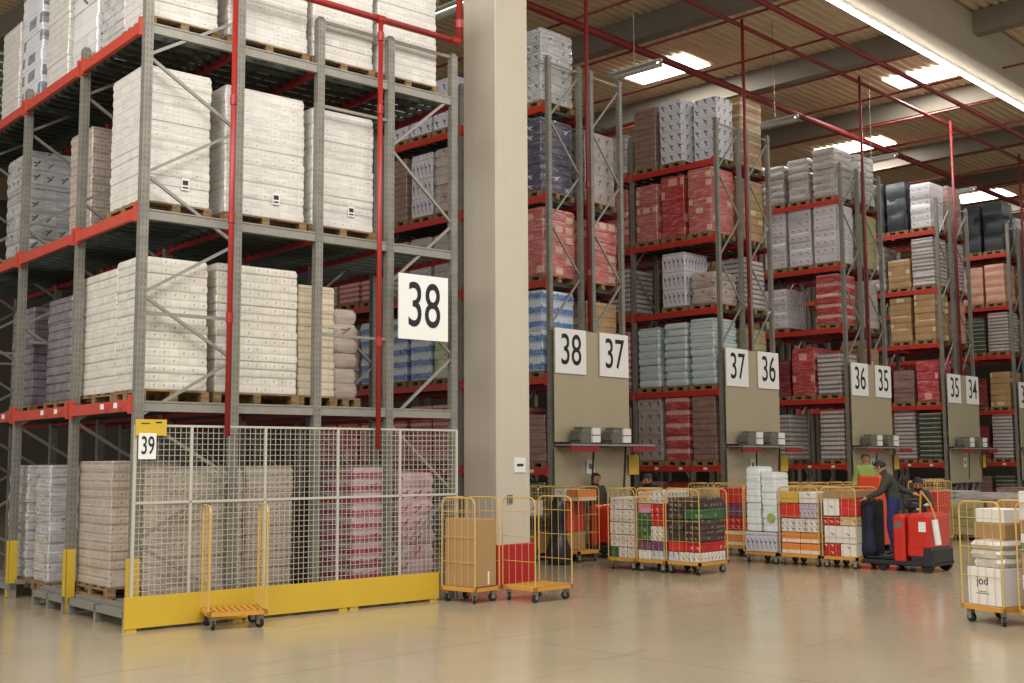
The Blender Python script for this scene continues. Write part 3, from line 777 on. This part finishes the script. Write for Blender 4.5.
# ------------------------------------------------------------------ roll cages
def frame_wires(w, z0, z1, nv=5, hs=3, r=.010):
    """closed tube frame with rounded top in the xz plane, width w centred"""
    b = MB(); W = w/2-.012; c = .08
    P = [(-W,0,z0),(-W,0,z1-c),(-W+c*.3,0,z1-c*.3),(-W+c,0,z1),(W-c,0,z1),(W-c*.3,0,z1-c*.3),(W,0,z1-c),(W,0,z0)]
    b.path(P, r, 6)
    for k in range(1, nv+1):
        x = -W + 2*W*k/(nv+1); b.tube((x,0,z0),(x,0,z1-.005),.0032,5)
    for k in range(hs+1):
        z = z0 + .01 + (z1-z0-.08)*k/(hs+0.35)
        b.tube((-W,0,z),(W,0,z),.0045,5)
    return b.mesh('frame', M['cage2'])
CT = 1.36
_cg = {}
def cage_parts(w, d):
    k = (w, d)
    if k not in _cg:
        b = MB()
        b.box(-w/2,-d/2,.15,w/2,-d/2+.04,.2).box(-w/2,d/2-.04,.15,w/2,d/2,.2).box(-w/2,-d/2,.15,-w/2+.04,d/2,.2).box(w/2-.04,-d/2,.15,w/2,d/2,.2)
        n = 9
        for i in range(n):
            x = -w/2+.05+(w-.1)*i/(n-1); b.box(x-.022,-d/2+.01,.185,x+.022,d/2-.01,.2)
        base = b.mesh('base', M['cage'])
        cs = MB(); cs.box(-.03,-.03,.1,.03,.03,.15,0).box(-.028,-.02,.04,-.02,.03,.12,0).box(.02,-.02,.04,.028,.03,.12,0)
        cast = (cs.mesh('caster', [M['steel'], M['rubber']]), MB().tube((-.018,.01,.055),(.018,.01,.055),.055,14).mesh('wheel', M['rubber']))
        _cg[k] = (base, cast, frame_wires(d, .19, CT, 4), frame_wires(w, .19, CT, 5))
    return _cg[k]
def roll_cage(label, loc, rz, w, d, sides='LR', group='yellow roll cages'):
    t = thing('roll_cage', label, 'roll cage', loc, rz, group)
    base, cast, fs, ff = cage_parts(round(w,2), round(d,2))
    part('platform', base, t)
    for sx in (-1,1):
        for sy in (-1,1): part('wheel', cast[1], part('caster', cast[0], t, (sx*(w/2-.07), sy*(d/2-.07), 0), R.uniform(0,PI)))
    if 'L' in sides: part('side_frame', fs, t, (-w/2+.012,0,0), PI/2)
    if 'R' in sides: part('side_frame', fs, t, (w/2-.012,0,0), PI/2)
    if 'F' in sides: part('front_frame', ff, t, (0,-d/2+.012,0))
    if 'B' in sides: part('back_frame', ff, t, (0,d/2-.012,0))
    return t
def at_corner(cx, cy, rz, w, d):   # centre from the near-left corner
    return Vector((cx + math.cos(rz)*w/2 - math.sin(rz)*d/2, cy + math.sin(rz)*w/2 + math.cos(rz)*d/2, 0))

BX = {}
def boxmat(k, *a, **kw):
    BX[k] = goods('box_'+k, *a, **kw)
boxmat('whitemk', S(222,216,206), lh=.1, cw=.1, wrap=0, mark=S(70,50,50), ms=(.28,.3), lines=.3, rough=.6)
boxmat('whitered', S(222,216,206), lh=.105, cw=.1, wrap=0, mark=S(190,40,40), ms=(.26,.26), lines=.3, rough=.6)
boxmat('plainwhite', S(220,216,208), lh=.3, cw=.34, wrap=0, lines=.15, rough=.6, mark=S(80,80,90), ms=(.12,.08))
boxmat('whitebox', S(222,220,214), lh=2, cw=2, wrap=0, lines=.1, rough=.5)
boxmat('red', S(204,38,34), lh=.5, cw=.5, wrap=.2, lines=.2, rough=.5)
boxmat('redprint', S(190,40,36), alt=S(160,26,30), lh=.12, cw=.12, wrap=.1, lines=.3, mark=S(220,200,190), ms=(.25,.2), mp=.6)
boxmat('orange', S(216,122,52), alt=S(220,150,70), lh=.2, cw=.4, wrap=.2, lines=.3, band=(S(232,220,200), .05,.35))
boxmat('dark', S(54,46,44), alt=S(84,66,58), lh=.1, cw=.09, wrap=.2, lines=.6, mark=S(170,150,140), ms=(.3,.2), mp=.5)
boxmat('green', S(50,104,56), alt=S(40,70,44), lh=.12, cw=.1, wrap=.2, lines=.5, mark=S(200,190,160), ms=(.2,.2), mp=.3)
boxmat('pink', S(208,140,160), alt=S(190,90,120), lh=.1, cw=.2, wrap=.3, lines=.3)
boxmat('purple', S(96,58,110), alt=S(150,100,60), lh=.1, cw=.1, wrap=.2, lines=.3)
boxmat('bottles', S(206,204,206), alt=S(190,190,200), lh=.3, cw=.09, wrap=.2, lines=.5, mark=S(60,60,130), ms=(.3,.3))
boxmat('cream', S(214,190,150), alt=S(190,150,110), lh=.15, cw=.12, wrap=.1, lines=.4, mark=S(150,70,50), ms=(.3,.2), mp=.6)
boxmat('yellowb', S(206,170,70), alt=S(190,150,60), lh=.2, cw=.3, wrap=.1, lines=.3)
boxmat('greenw', S(60,110,86), lh=.5, cw=.5, wrap=.3, lines=.2, big=(S(220,220,216), 1))
boxmat('brown', S(166,132,88), alt=S(150,116,76), lh=.5, cw=.5, wrap=.0, lines=.2, rough=.75)
boxmat('violetcans', S(190,184,190), alt=S(170,160,176), lh=.16, cw=.08, wrap=.1, lines=.5, mark=S(110,60,110), ms=(.3,.3))
BN = {'whitebox':'white box','whitemk':'dark-printed white carton','whitered':'red-printed white carton','plainwhite':'plain white carton','red':'plain red carton','redprint':'red printed carton','orange':'orange-white carton','dark':'tray of dark jars','green':'green tray of bottles','pink':'pink pack','purple':'purple printed tray','bottles':'tray of blue-white bottles','cream':'cream-brown tray','yellowb':'yellow-brown carton','greenw':'green carton','brown':'brown cardboard carton','violetcans':'tray of violet cans'}
_bm = {}
def carton(k, loc, rz, w, d, h, label, group=None):
    key = (k, round(w,2), round(d,2), round(h,2))
    if key not in _bm: _bm[key] = MB().bev(-key[1]/2,-key[2]/2,0,key[1]/2,key[2]/2,key[3],.006).mesh('carton', BX[k])
    o = part('carton', _bm[key], None, loc, rz); tag(o, label, 'box', group); return o
def fill(cage, loc, rz, w, d, rows, where, z0=.2):
    """rows: bottom to top, each = (height, [styles along local y = seen on the local -x face]) ; two cartons deep in x"""
    z = z0; rot = Matrix.Rotation(rz, 3, 'Z')
    names = ['bottom layer','layer two','layer three','layer four','layer five','layer six','layer seven','layer eight']
    for li, (h, ks) in enumerate(rows):
        n = len(ks); dd = (d-.06)/n
        for i, k in enumerate(ks):
            if k is None: continue
            y = d/2-.03-dd*(i+.5)
            p = Vector(loc) + rot @ Vector((R.uniform(-.01,.01), y, 0))
            pos = '' if n == 1 else (['left','right'][i] if n == 2 else ['left','middle','right'][i] if n == 3 else ['first','second','third','fourth'][i]) + ' in '
            carton(k, (p.x, p.y, z+.002), rz+R.uniform(-.02,.02), w-.08, dd-.01, h-.008, '%s, %s%s of %s' % (BN[k], pos, names[li], where), 'cartons in the roll cages')
        z += h

# empty cage before the fence
cA = at_corner(7.08,11.44,math.radians(-23),.62,.55)
roll_cage('empty yellow roll cage standing before the mesh fence', cA, math.radians(-23), .66, .55, 'LR')
# cage with the tall carton
cB = at_corner(10.68,10.95,math.radians(3),.5,.62)
roll_cage('yellow roll cage holding a tall brown carton beside the fence end', cB, math.radians(3), .5, .62, 'LRB')
b = MB().bev(-.2,-.28,0,.2,.28,.88,.008); b.box(.03,-.282,.03,.06,-.28,.2,1)
t = thing('cardboard_box', 'tall brown cardboard box standing in the roll cage by the fence end', 'box', (cB.x-.0, cB.y, .202), math.radians(3))
part('box_body', b.mesh('box', [M['card'], M['paper']]), t)
part('top_flap', MB().box(-.19,-.27,0,0,.27,.006).mesh('flap', M['card']), t, (0,0,.881))
cC = at_corner(11.26,10.42,math.radians(-2),.72,.64)
roll_cage('empty yellow roll cage in front of the concrete column', cC, math.radians(-2), .72, .64, 'LR')
# cages behind: row from x=530 to 597 px
for i, (y0, y1, lb) in enumerate(((14.43,15.25,'yellow roll cage with a black bag, behind the empty cage'),(13.66,14.38,'yellow roll cage of red and white cartons right of the black bag'))):
    d = y1-y0; loc = ((16.25, 16.5)[i], (y0+y1)/2+.22, 0)
    roll_cage(lb, loc, 0, .6, round(d-.06,2), 'LRFB')
    if i == 0:
        fill(None, loc, 0, .6, d-.06, [(.3,['cream','brown']),(.3,['brown','dark']),(.3,['plainwhite',None])], 'the cage with the black bag')
    else:
        fill(None, loc, 0, .6, d-.06, [(.34,['brown',None]),(.3,['red',None]),(.26,['red',None]),(.22,['plainwhite','orange'])], 'the cage beside the bag')
# black bag
def blob(w, d, h, seed, mat, n=14, m=10):
    rr = random.Random(seed); b = MB()
    for j in range(m+1):
        f = j/m; z = h*f
        rad = (.82+.18*math.sin(f*9)) * (1-.45*f) if f < .92 else .25
        for i in range(n):
            a = 2*PI*i/n; q = rad*(1+rr.uniform(-.12,.12))
            b.v.append((w/2*q*math.cos(a), d/2*q*math.sin(a), z))
    for j in range(m):
        for i in range(n): b.f.append([j*n+i, j*n+(i+1)%n, (j+1)*n+(i+1)%n, (j+1)*n+i]); b.m.append(0)
    b.f.append(list(range(n-1,-1,-1))); b.m.append(0); b.f.append([m*n+i for i in range(n)]); b.m.append(0)
    return b.mesh('bag', mat, True)
o = part('rubbish_bag', blob(.42,.5,1.2,3,M['bag']), None, (15.72,13.98,0)); tag(o, 'tall black plastic bag leaning behind the empty roll cage', 'bag')

# train of three cages in the middle (seen from their left faces)
for i, (y0, y1) in enumerate(((12.21,12.81),(11.6,12.2),(10.9,11.59))):
    d = round(y1-y0-.01,2); loc = (15.66+.41, (y0+y1)/2, 0)
    roll_cage(['yellow roll cage of white cartons, first of the middle train','yellow roll cage of mixed goods, second of the middle train','yellow roll cage of dark jars, third of the middle train'][i], loc, 0, .82, d, 'LRB')
    rows = [
      [(.18,['green','whitered','whitemk']),(.21,['whitered']*3),(.21,['whitemk']*3),(.21,['whitered']*3),(.21,['whitemk','whitered','whitemk'])],
      [(.16,['plainwhite','bottles']),(.14,['purple','purple']),(.26,['green','whitemk']),(.2,['green','redprint']),(.16,['pink','redprint']),(.22,['cream','whitemk'])],
      [(.16,['bottles','whitemk','whitemk']),(.16,['red','redprint']),(.18,['dark','dark']),(.18,['dark','dark']),(.18,['dark','green']),(.18,['dark','dark'])]][i]
    fill(None, loc, 0, .82, d, rows, 'the %s middle-train cage' % ['first','second','third'][i])
# orange cage between the trains
roll_cage('yellow roll cage of red goods standing between the two trains', (19.6,12.65,0), 0, .74, .62, 'LRF')
fill(None, (19.6,12.65,0), 0, .74, .62, [(.3,['orange']),(.25,['redprint']),(.25,['purple']),(.3,['red'])], 'the cage between the two trains')
# towed train -------------------------------------------------------
TX = 18.2
for i, (y0, y1) in enumerate(((11.02,11.74),(10.2,11.0),(9.5,10.17))):
    d = round(y1-y0-.01,2); loc = (TX+.4, (y0+y1)/2, 0)
    roll_cage(['yellow roll cage carrying the tall white roll packs','yellow roll cage with orange and white cartons in the towed train','yellow roll cage nearest the red tow tractor'][i], loc, 0, .8, d, ['RB','LRB','LRB'][i])
    rows = [[(.36,['bottles'])],
      [(.19,['orange','orange']),(.19,['orange','orange']),(.24,['whitemk','whitemk','whitemk']),(.26,['red','violetcans']),(.2,['yellowb','plainwhite'])],
      [(.22,['redprint','plainwhite']),(.3,['plainwhite','plainwhite']),(.16,['redprint','cream']),(.3,['plainwhite','red']),(.14,['brown','brown'])]][i]
    fill(None, loc, 0, .8, d, rows, ['the roll-pack cage','the middle towed cage','the cage nearest the tow tractor'][i])
for i, (dy, h) in enumerate(((.17,1.15),(-.17,1.05))):
    pallet_load('rolls', ['tall white roll pack stack on the towed cage, left half','tall white roll pack stack on the towed cage, right half with green emblem'][i], (TX+.3, 11.38+dy, .565), 0, .5, .33, h, False)
t = thing('green_emblem', 'small green round print on the white roll packs', 'print', (TX+.03, 11.16, .82))
o = part('print_disc', MB().tube((0,0,0),(-.012,0,0),.075,16).mesh('disc', M['hivis']), t)
# cages behind, tops visible over the trains
for i, (x, y) in ((0,(21.6,12.4)),(1,(22.5,11.9)),(3,(24.4,11.0)),(4,(20.4,13.9))):
    roll_cage(['yellow roll cage parked behind the towed train, far left one','yellow roll cage parked behind the towed train, second from left','yellow roll cage parked behind the towed train, third from left','yellow roll cage parked behind the towed train, behind the driver','yellow roll cage parked near the rack ends behind the middle train'][i], (x,y,0), 0, .74, .66, 'LRFB')
    fill(None, (x,y,0), 0, .74, .66, ([(.62,['brown']),(.45,['cream'])] if i == 4 else [(.62,['brown']),(.5,['brown'])] if i < 2 else [(.5,['brown']),(.45,['red'])]), ['the far left parked cage','the second parked cage','the third parked cage','the driver-side parked cage','the rack-end parked cage'][i])
t = thing('orange_crate', 'large orange-red crate behind the driver', 'crate', (22.3,11.2,0))
part('crate_body', MB().bev(-.3,-.25,.12,.3,.25,1.5,.03).box(-.31,-.2,.9,-.3,.2,1.2,1).mesh('crate', [M['orangebox'], M['redpaint']]), t)
part('foot', MB().box(-.28,-.2,0,-.12,.2,.12).mesh('foot', M['dark']), t); part('foot', MB().box(.12,-.2,0,.28,.2,.12).mesh('foot', M['dark']), t)

# right foreground cages
cM = at_corner(13.1,5.12,math.radians(-20),.62,.6)
roll_cage('yellow roll cage with white and brown boxes at the lower right', cM, math.radians(-20), .62, .6, 'LR')
rz = math.radians(-20); rot = Matrix.Rotation(rz,3,'Z')
def inM(c, x, y, z): p = c + rot @ Vector((x,y,0)); return (p.x, p.y, z)
lb_ = carton('whitebox', inM(cM,-.06,.0,.203), rz, .42, .46, .42, 'white box with dark logo on the lower right roll cage')
part('logo_print', text_mesh('jod', .13, M['navy'], 1.0, .001), lb_, (-.212,.02,.27), -PI/2)
part('small_print', MB().box(-.05,-.001,.0,.05,0,.008).box(-.09,-.001,-.022,.09,0,-.012).mesh('print', M['grey_bin']), lb_, (-.2115,.02,.15), -PI/2)
pallet_load('filmlump', 'film-wrapped bundle on top of the white logo box, lower right cage', inM(cM,-.02,.0,.625), rz, .52, .5, .3, False)
carton('brown', inM(cM,.08,.04,.93), rz, .38, .44, .18, 'brown box above the film bundle, lower right cage')
carton('whitebox', inM(cM,.1,.06,1.112), rz, .34, .4, .16, 'white box topmost on the lower right cage')
cN = at_corner(13.02,4.6,math.radians(-20),.6,.42)
roll_cage('yellow roll cage cut off at the right edge', cN, rz, .6, .42, 'L')
for i, (k, h) in enumerate((('brown',.22),('plainwhite',.16),('brown',.24),('greenw',.2),('brown',.14),('plainwhite',.32))):
    z = .203 + sum((.22,.16,.24,.2,.14,.32)[:i])
    carton(k, inM(cN,0,0,z), rz, .5, .36, h-.005, '%s in the stack at the right edge, %s' % (BN[k], ['at the bottom','second from the bottom','third from the bottom','below the top two','second from the top','topmost'][i]))
# low goods pallets in the distance at the right
pallet_load('tangreen', 'low mixed goods load on the floor right of the tractor, left half', (26.5,10.95,.0), 0, 1.0, .8, .74, True, 'low mixed loads on the floor at the right')
pallet_load('tan', 'low mixed goods load on the floor right of the tractor, right half', (26.6,10.1,.0), 0, 1.0, .85, .78, True, 'low mixed loads on the floor at the right')
pallet_load('greywrap', 'pale wrapped top layer on the low mixed loads at the right', (26.55,10.5,.915), 0, .8, 1.5, .16, False)
roll_cage('low yellow cage frame at the left of the distant mixed loads', (26.3,11.85,0), 0, .6, .5, 'LRF')
pallet_load('layerwhite', 'pale layered load behind the tractor at the foot of rack row 35', (29.3,12.6,0), 0, 1.0, 1.0, .9, True)
pallet_load('brown', 'brown load on the floor right of the distant mixed loads', (29.5,11.0,0), 0, 1.0, .8, 1.0, True)

# ------------------------------------------------------------------ red tow tractor (heads towards -y)
tt = thing('tow_tractor', 'red electric tow tractor with a standing driver pulling the cage train', 'vehicle', (18.78, 8.72, 0))
b = MB(); b.bev(-.42,-.44,.1,.42,.82,.18,.02); b.bev(-.4,-.44,.12,.4,-.05,.4,.03)
part('chassis', b.mesh('chassis', M['dark']), tt)
part('battery_cover', MB().bev(-.41,-.4,.36,.41,.0,.95,.05).bev(-.405,-.3,.24,.405,-.0,.5,.03).mesh('cover', M['redpaint']), tt)
part('side_column', MB().bev(-.42,.03,.14,.42,.24,.93,.04).box(-.422,.07,.7,-.418,.2,.82,1).mesh('column', [M['redpaint'], M['grey_bin']]), tt)
part('step_plate', MB().box(-.4,.2,.2,.4,.72,.23).mesh('step', M['rubber']), tt)
part('back_rest', MB().bev(-.36,.74,.18,.36,.82,1.15,.03).mesh('rest', M['black_cloth']), tt, label='dark padded back rest')
b = MB(); b.tube((0,.0,.9),(0,.08,1.12),.04,8); b.path([(-.22,.1,1.1),(-.2,.06,1.16),(.2,.06,1.16),(.22,.1,1.1)],.018,8); b.bev(-.1,-.02,1.02,.1,.12,1.12,.02)
part('steering_head', b.mesh('steer', M['dark']), tt)
for sx in (-1,1):
    part('wheel', MB().tube((sx*.3,-.32,.1),(sx*.38,-.32,.1),.1,18).mesh('wheel', M['rubber']), tt)
    part('wheel', MB().tube((sx*.3,.45,.09),(sx*.38,.45,.09),.09,18).mesh('wheel', M['rubber']), tt)
part('white_tag', MB().box(-.418,-.34,.66,-.41,-.22,.82).mesh('tag', M['paper']), tt)
b = MB(); b.path([(-.3,-.2,.92),(-.32,-.24,1.32),(-.3,-.38,1.12),(-.3,-.47,.85)],.016,6); 
part('wire_holder', b.mesh('holder', M['cage']), tt, label='bent yellow wire holder')
part('paper_roll', MB().tube((-.36,-.52,.46),(-.36,-.47,.86),.05,12).mesh('roll', M['paper']), tt, label='white roll hanging at the front')
t2 = thing('tow_tractor', 'red tow tractor standing left of the middle train, mostly hidden', 'vehicle', (17.62, 14.25, 0))
part('chassis', MB().bev(-.4,-.5,.1,.4,.6,.25,.03).mesh('chassis', M['dark']), t2)
part('battery_cover', MB().bev(-.36,-.5,.25,.36,.1,.98,.05).bev(-.38,.13,.2,.38,.3,1.0,.04).mesh('cover', M['redpaint']), t2)
part('wheel', MB().tube((-.38,-.3,.1),(-.3,-.3,.1),.1,16).mesh('wheel', M['rubber']), t2)

# ------------------------------------------------------------------ people
def person(name_label, loc, rz, mats, pose=None, hairmat=None, sc=1.0):
    """mats: jacket, trousers, gloves/skin hand, shoes ; local facing -y"""
    J = dict(pelvis=(0,0,.95), waist=(0,0,1.06), chest=(0,0,1.28), neck=(0,.01,1.46), head0=(0,-.005,1.55), head1=(0,-.02,1.63), head2=(0,-.01,1.71),
             shL=(.17,0,1.40), shR=(-.17,0,1.40), elL=(.25,.02,1.13), elR=(-.25,.02,1.13), wrL=(.24,-.1,.9), wrR=(-.24,-.1,.9),
             hpL=(.09,0,.9), hpR=(-.09,0,.9), knL=(.11,-.03,.5), knR=(-.11,-.03,.5), anL=(.12,.02,.09), anR=(-.12,.02,.09), toL=(.13,-.14,.04), toR=(-.13,-.14,.04))
    if pose: J.update(pose)
    rad = dict(pelvis=.165, waist=.165, chest=.185, neck=.062, head0=.078, head1=.1, head2=.078, shL=.09, shR=.09, elL=.068, elR=.068, wrL=.042, wrR=.042,
               hpL=.12, hpR=.12, knL=.088, knR=.088, anL=.052, anR=.052, toL=.04, toR=.04)
    E = [('pelvis','waist','j'),('waist','chest','j'),('chest','neck','j'),('neck','head0','s'),('head0','head1','s'),('head1','head2','s'),
         ('chest','shL','j'),('shL','elL','j'),('elL','wrL','j'),('chest','shR','j'),('shR','elR','j'),('elR','wrR','j'),
         ('pelvis','hpL','t'),('hpL','knL','t'),('knL','anL','t'),('anL','toL','b'),('pelvis','hpR','t'),('hpR','knR','t'),('knR','anR','t'),('anR','toR','b')]
    for s in 'LR':
        w = Vector(J['wr'+s]); d = (w-Vector(J['el'+s])).normalized()
        sd = d.cross(Vector((0,0,1)));  sd = sd.normalized() if sd.length > .1 else Vector((1,0,0))
        pm = w + d*.075; J['pm'+s] = tuple(pm); rad['pm'+s] = .038; E.append(('wr'+s,'pm'+s,'h'))
        for k in range(4):
            o = sd*(-.03+.02*k); L = (.06,.075,.07,.055)[k]
            a = pm+o+d*.02; bb = a + d*L*.5; cc = bb + (d*.7+Vector((0,0,-.5))).normalized()*L*.5
            for q, P in enumerate((a,bb,cc)):
                nm = 'f%s%d%d' % (s,k,q); J[nm] = tuple(P); rad[nm] = (.011,.010,.008)[q]
            E += [('pm'+s,'f%s%d0'%(s,k),'h'),('f%s%d0'%(s,k),'f%s%d1'%(s,k),'h'),('f%s%d1'%(s,k),'f%s%d2'%(s,k),'h')]
        a = w+d*.03+sd*.035; bb = a+(d+sd*.6).normalized()*.045
        J['t%s0'%s] = tuple(a); J['t%s1'%s] = tuple(bb); rad['t%s0'%s] = .013; rad['t%s1'%s] = .01
        E += [('wr'+s,'t%s0'%s,'h'),('t%s0'%s,'t%s1'%s,'h')]
    keys = list(J); idx = {k:i for i,k in enumerate(keys)}
    me = bpy.data.meshes.new('body'); me.from_pydata([J[k] for k in keys], [(idx[a],idx[c]) for a,c,_ in E], [])
    o = bpy.data.objects.new('tmp', me); COL.objects.link(o)
    md = o.modifiers.new('s','SKIN'); 
    for k in keys: me.skin_vertices[0].data[idx[k]].radius = (rad[k], rad[k]*(.8 if k in ('pelvis','waist','chest') else 1))
    for i in range(len(keys)): me.skin_vertices[0].data[i].use_root = (i == 0)
    sb = o.modifiers.new('b','SUBSURF'); sb.levels = 2; sb.render_levels = 2
    dg = bpy.context.evaluated_depsgraph_get(); dg.update()
    nm = bpy.data.meshes.new_from_object(o.evaluated_get(dg)); bpy.data.objects.remove(o)
    nm.materials.clear()
    for m_ in (mats[0], mats[1], M['skin'], mats[2], mats[3]): nm.materials.append(m_)
    zi = {'j':0,'t':1,'s':2,'h':3,'b':4}
    segs = [(Vector(J[a]), Vector(J[c]), zi[z], (rad[a]+rad[c])/2) for a,c,z in E]
    for p in nm.polygons:
        c = p.center; best = (9, 0)
        for a, d_, z, rr in segs:
            ab = d_-a; q = max(0, min(1, (c-a).dot(ab)/max(1e-9,ab.length_squared))); dist = (c-(a+ab*q)).length - rr
            if dist < best[0]: best = (dist, z)
        p.material_index = best[1]; p.use_smooth = True
    t = thing('person', name_label, 'person', loc, rz)
    t.scale = (sc, sc, sc)
    bo = part('body', nm, t)
    h1 = Vector(J['head1']); up = (Vector(J['head2'])-Vector(J['head0'])).normalized()
    yaw = J.get('face', None)
    fw = Vector((0,-1,0)) - up*up.dot(Vector((0,-1,0))); fw.normalize(); sd = up.cross(fw)
    # hair cap: half ellipsoid over crown and back of the head
    b = MB(); n, m_ = 16, 8
    for j in range(m_+1):
        th = (PI*.62)*j/m_
        for i in range(n):
            a = 2*PI*i/n; st = math.sin(th)
            x, y, z = .1*st*math.cos(a), .115*st*math.sin(a), .105*math.cos(th)
            if y > .045: z = max(z, .045)    # keep the face free (y>0 = front here)
            p = h1 + sd*x*1.02 + fw*(y-.018) + up*(z+.008); b.v.append(tuple(p))
    for j in range(m_):
        for i in range(n): b.f.append([j*n+i, j*n+(i+1)%n, (j+1)*n+(i+1)%n, (j+1)*n+i]); b.m.append(0)
    part('hair', b.mesh('hair', hairmat or M['hair'], True), t)
    b = MB()
    for sx in (-1,1):
        c = h1 + sd*(.033*sx) + fw*.088 + up*.012; b.tube(c-fw*.01, c+fw*.006, .011, 8)
    part('eyes', b.mesh('eyes', M['black']), t)
    b = MB(); c = h1 + fw*.085 - up*.02; b.tube(c+up*.03, c-up*.012+fw*.03, .008, 6, 0, .016)
    for sx in (-1,1):
        c = h1 + sd*(.098*sx) - up*.005; b.tube(c+up*.025, c-up*.03, .014, 6)
    part('nose_and_ears', b.mesh('nose', M['skin']), t)
    c = h1 + fw*.086 - up*.055
    part('mouth', MB().tube(c-sd*.022, c+sd*.022, .006, 6).mesh('mouth', M['redguard']), t)
    return t
# driver: stands on the step, turned to look back over the train, leaning
person('driver in dark green jacket and navy trousers standing on the red tow tractor', (18.72,9.08,.235), math.radians(205),
       (M['green_jacket'], M['blue_trousers'], M['skin'], M['rubber']),
       dict(chest=(-.0,-.07,1.26), waist=(0,-.01,1.06), neck=(0,-.13,1.42), head0=(0,-.18,1.49), head1=(0,-.23,1.55), head2=(0,-.24,1.63),
            shL=(.17,-.1,1.35), shR=(-.17,-.1,1.35), elL=(.3,-.2,1.12), wrL=(.28,-.42,1.02), elR=(-.3,.1,1.15), wrR=(-.26,.32,1.08),
            knL=(.13,-.06,.5), anL=(.15,.0,.09), toL=(.16,-.16,.04), knR=(-.13,-.06,.52), anR=(-.17,.1,.09), toR=(-.18,-.05,.04)), sc=.95)
person('person in dark green jacket leaning behind the red tow tractor', (20.4,9.45,.0), math.radians(-60),
       (M['green_jacket'], M['navy'], M['glove'], M['rubber']), dict(chest=(0,-.12,1.24), neck=(0,-.2,1.38), head0=(0,-.24,1.45), head1=(0,-.29,1.51), head2=(0,-.3,1.59), shL=(.17,-.17,1.3), shR=(-.17,-.17,1.3), elL=(.24,-.3,1.08), wrL=(.15,-.5,1.1), elR=(-.24,-.3,1.08), wrR=(-.12,-.52,1.05)), sc=.93)
person('person in a yellow-green safety vest behind the train near sign 35', (27.6,14.1,0), math.radians(-50),
       (M['hivis'], M['navy'], M['skin'], M['rubber']), sc=1.14)
person('person in a black jacket bending behind the middle train', (18.12,13.6,0), math.radians(-100),
       (M['black_cloth'], M['navy'], M['skin'], M['rubber']), dict(chest=(0,-.1,1.24), neck=(0,-.16,1.4), head0=(0,-.2,1.47), head1=(0,-.24,1.53), head2=(0,-.25,1.61), shL=(.17,-.14,1.34), shR=(-.17,-.14,1.34)), sc=.97)
person('person in dark green work clothes on the hidden red tractor', (17.7,14.75,0), math.radians(-20),
       (M['green_jacket'], M['black_cloth'], M['skin'], M['rubber']), sc=.92)
o = part('hanging_coat', blob(.26,.3,.85,9,M['navy']), None, (18.5,9.42,.235)); tag(o, 'dark navy coat bundle at the back rest of the tow tractor', 'coat')

# ------------------------------------------------------------------ light
w = bpy.data.worlds.new('World'); scene.world = w; w.use_nodes = True
bg = w.node_tree.nodes['Background']; bg.inputs[0].default_value = (1.0,.98,.95,1); bg.inputs[1].default_value = .56
def area(name, loc, rot, sx, sy, e, col=(1,.975,.94)):
    L = bpy.data.lights.new(name, 'AREA'); L.shape = 'RECTANGLE'; L.size = sx; L.size_y = sy; L.energy = e; L.color = col
    o = bpy.data.objects.new(name, L); o.location = loc; o.rotation_euler = rot; COL.objects.link(o); return o
for (x, y, e) in ((27.8,20.3,500),(34.0,15.1,420),(40.05,20.4,400),(51.8,20.4,300)):
    area('rooflight_glow', (x,y,13.54), (0,0,0), 1.2, 1.8, e, (1,.985,.95))
area('hall_fill', (20,4,12.3), (0,0,0), 30, 5, 1500)  # unseen overhead fill added to brighten the foreground hall
area('hall_fill', (4,2,12.0), (math.radians(38),0,math.radians(-20)), 8, 5, 1000, (1,.985,.96))  # unseen fill added near the camera for the front faces
area('hall_fill', (-3,9,11.0), (0,math.radians(-60),0), 5, 9, 1250, (1,.985,.96))  # unseen fill added at the left to lift the left-facing sides

# ------------------------------------------------------------------ camera
f, pitch, roll, yaw = 1163.0, .1019, -.0052, .7655
F = Vector((math.cos(yaw)*math.cos(pitch), math.sin(yaw)*math.cos(pitch), math.sin(pitch)))
Rr = Vector((math.sin(yaw), -math.cos(yaw), 0)); U = Rr.cross(F)
R2 = Rr*math.cos(roll) + U*math.sin(roll); U2 = -Rr*math.sin(roll) + U*math.cos(roll)
cam = bpy.data.cameras.new('Camera'); co = bpy.data.objects.new('Camera', cam); COL.objects.link(co)
cam.sensor_width = 36; cam.lens = f/1024*36; cam.clip_end = 300; cam.clip_start = .1
co.matrix_world = Matrix(((R2.x,U2.x,-F.x,0),(R2.y,U2.y,-F.y,0),(R2.z,U2.z,-F.z,CAMH),(0,0,0,1)))
scene.camera = co
scene.view_settings.view_transform = 'Standard'
scene.view_settings.exposure = 0.12
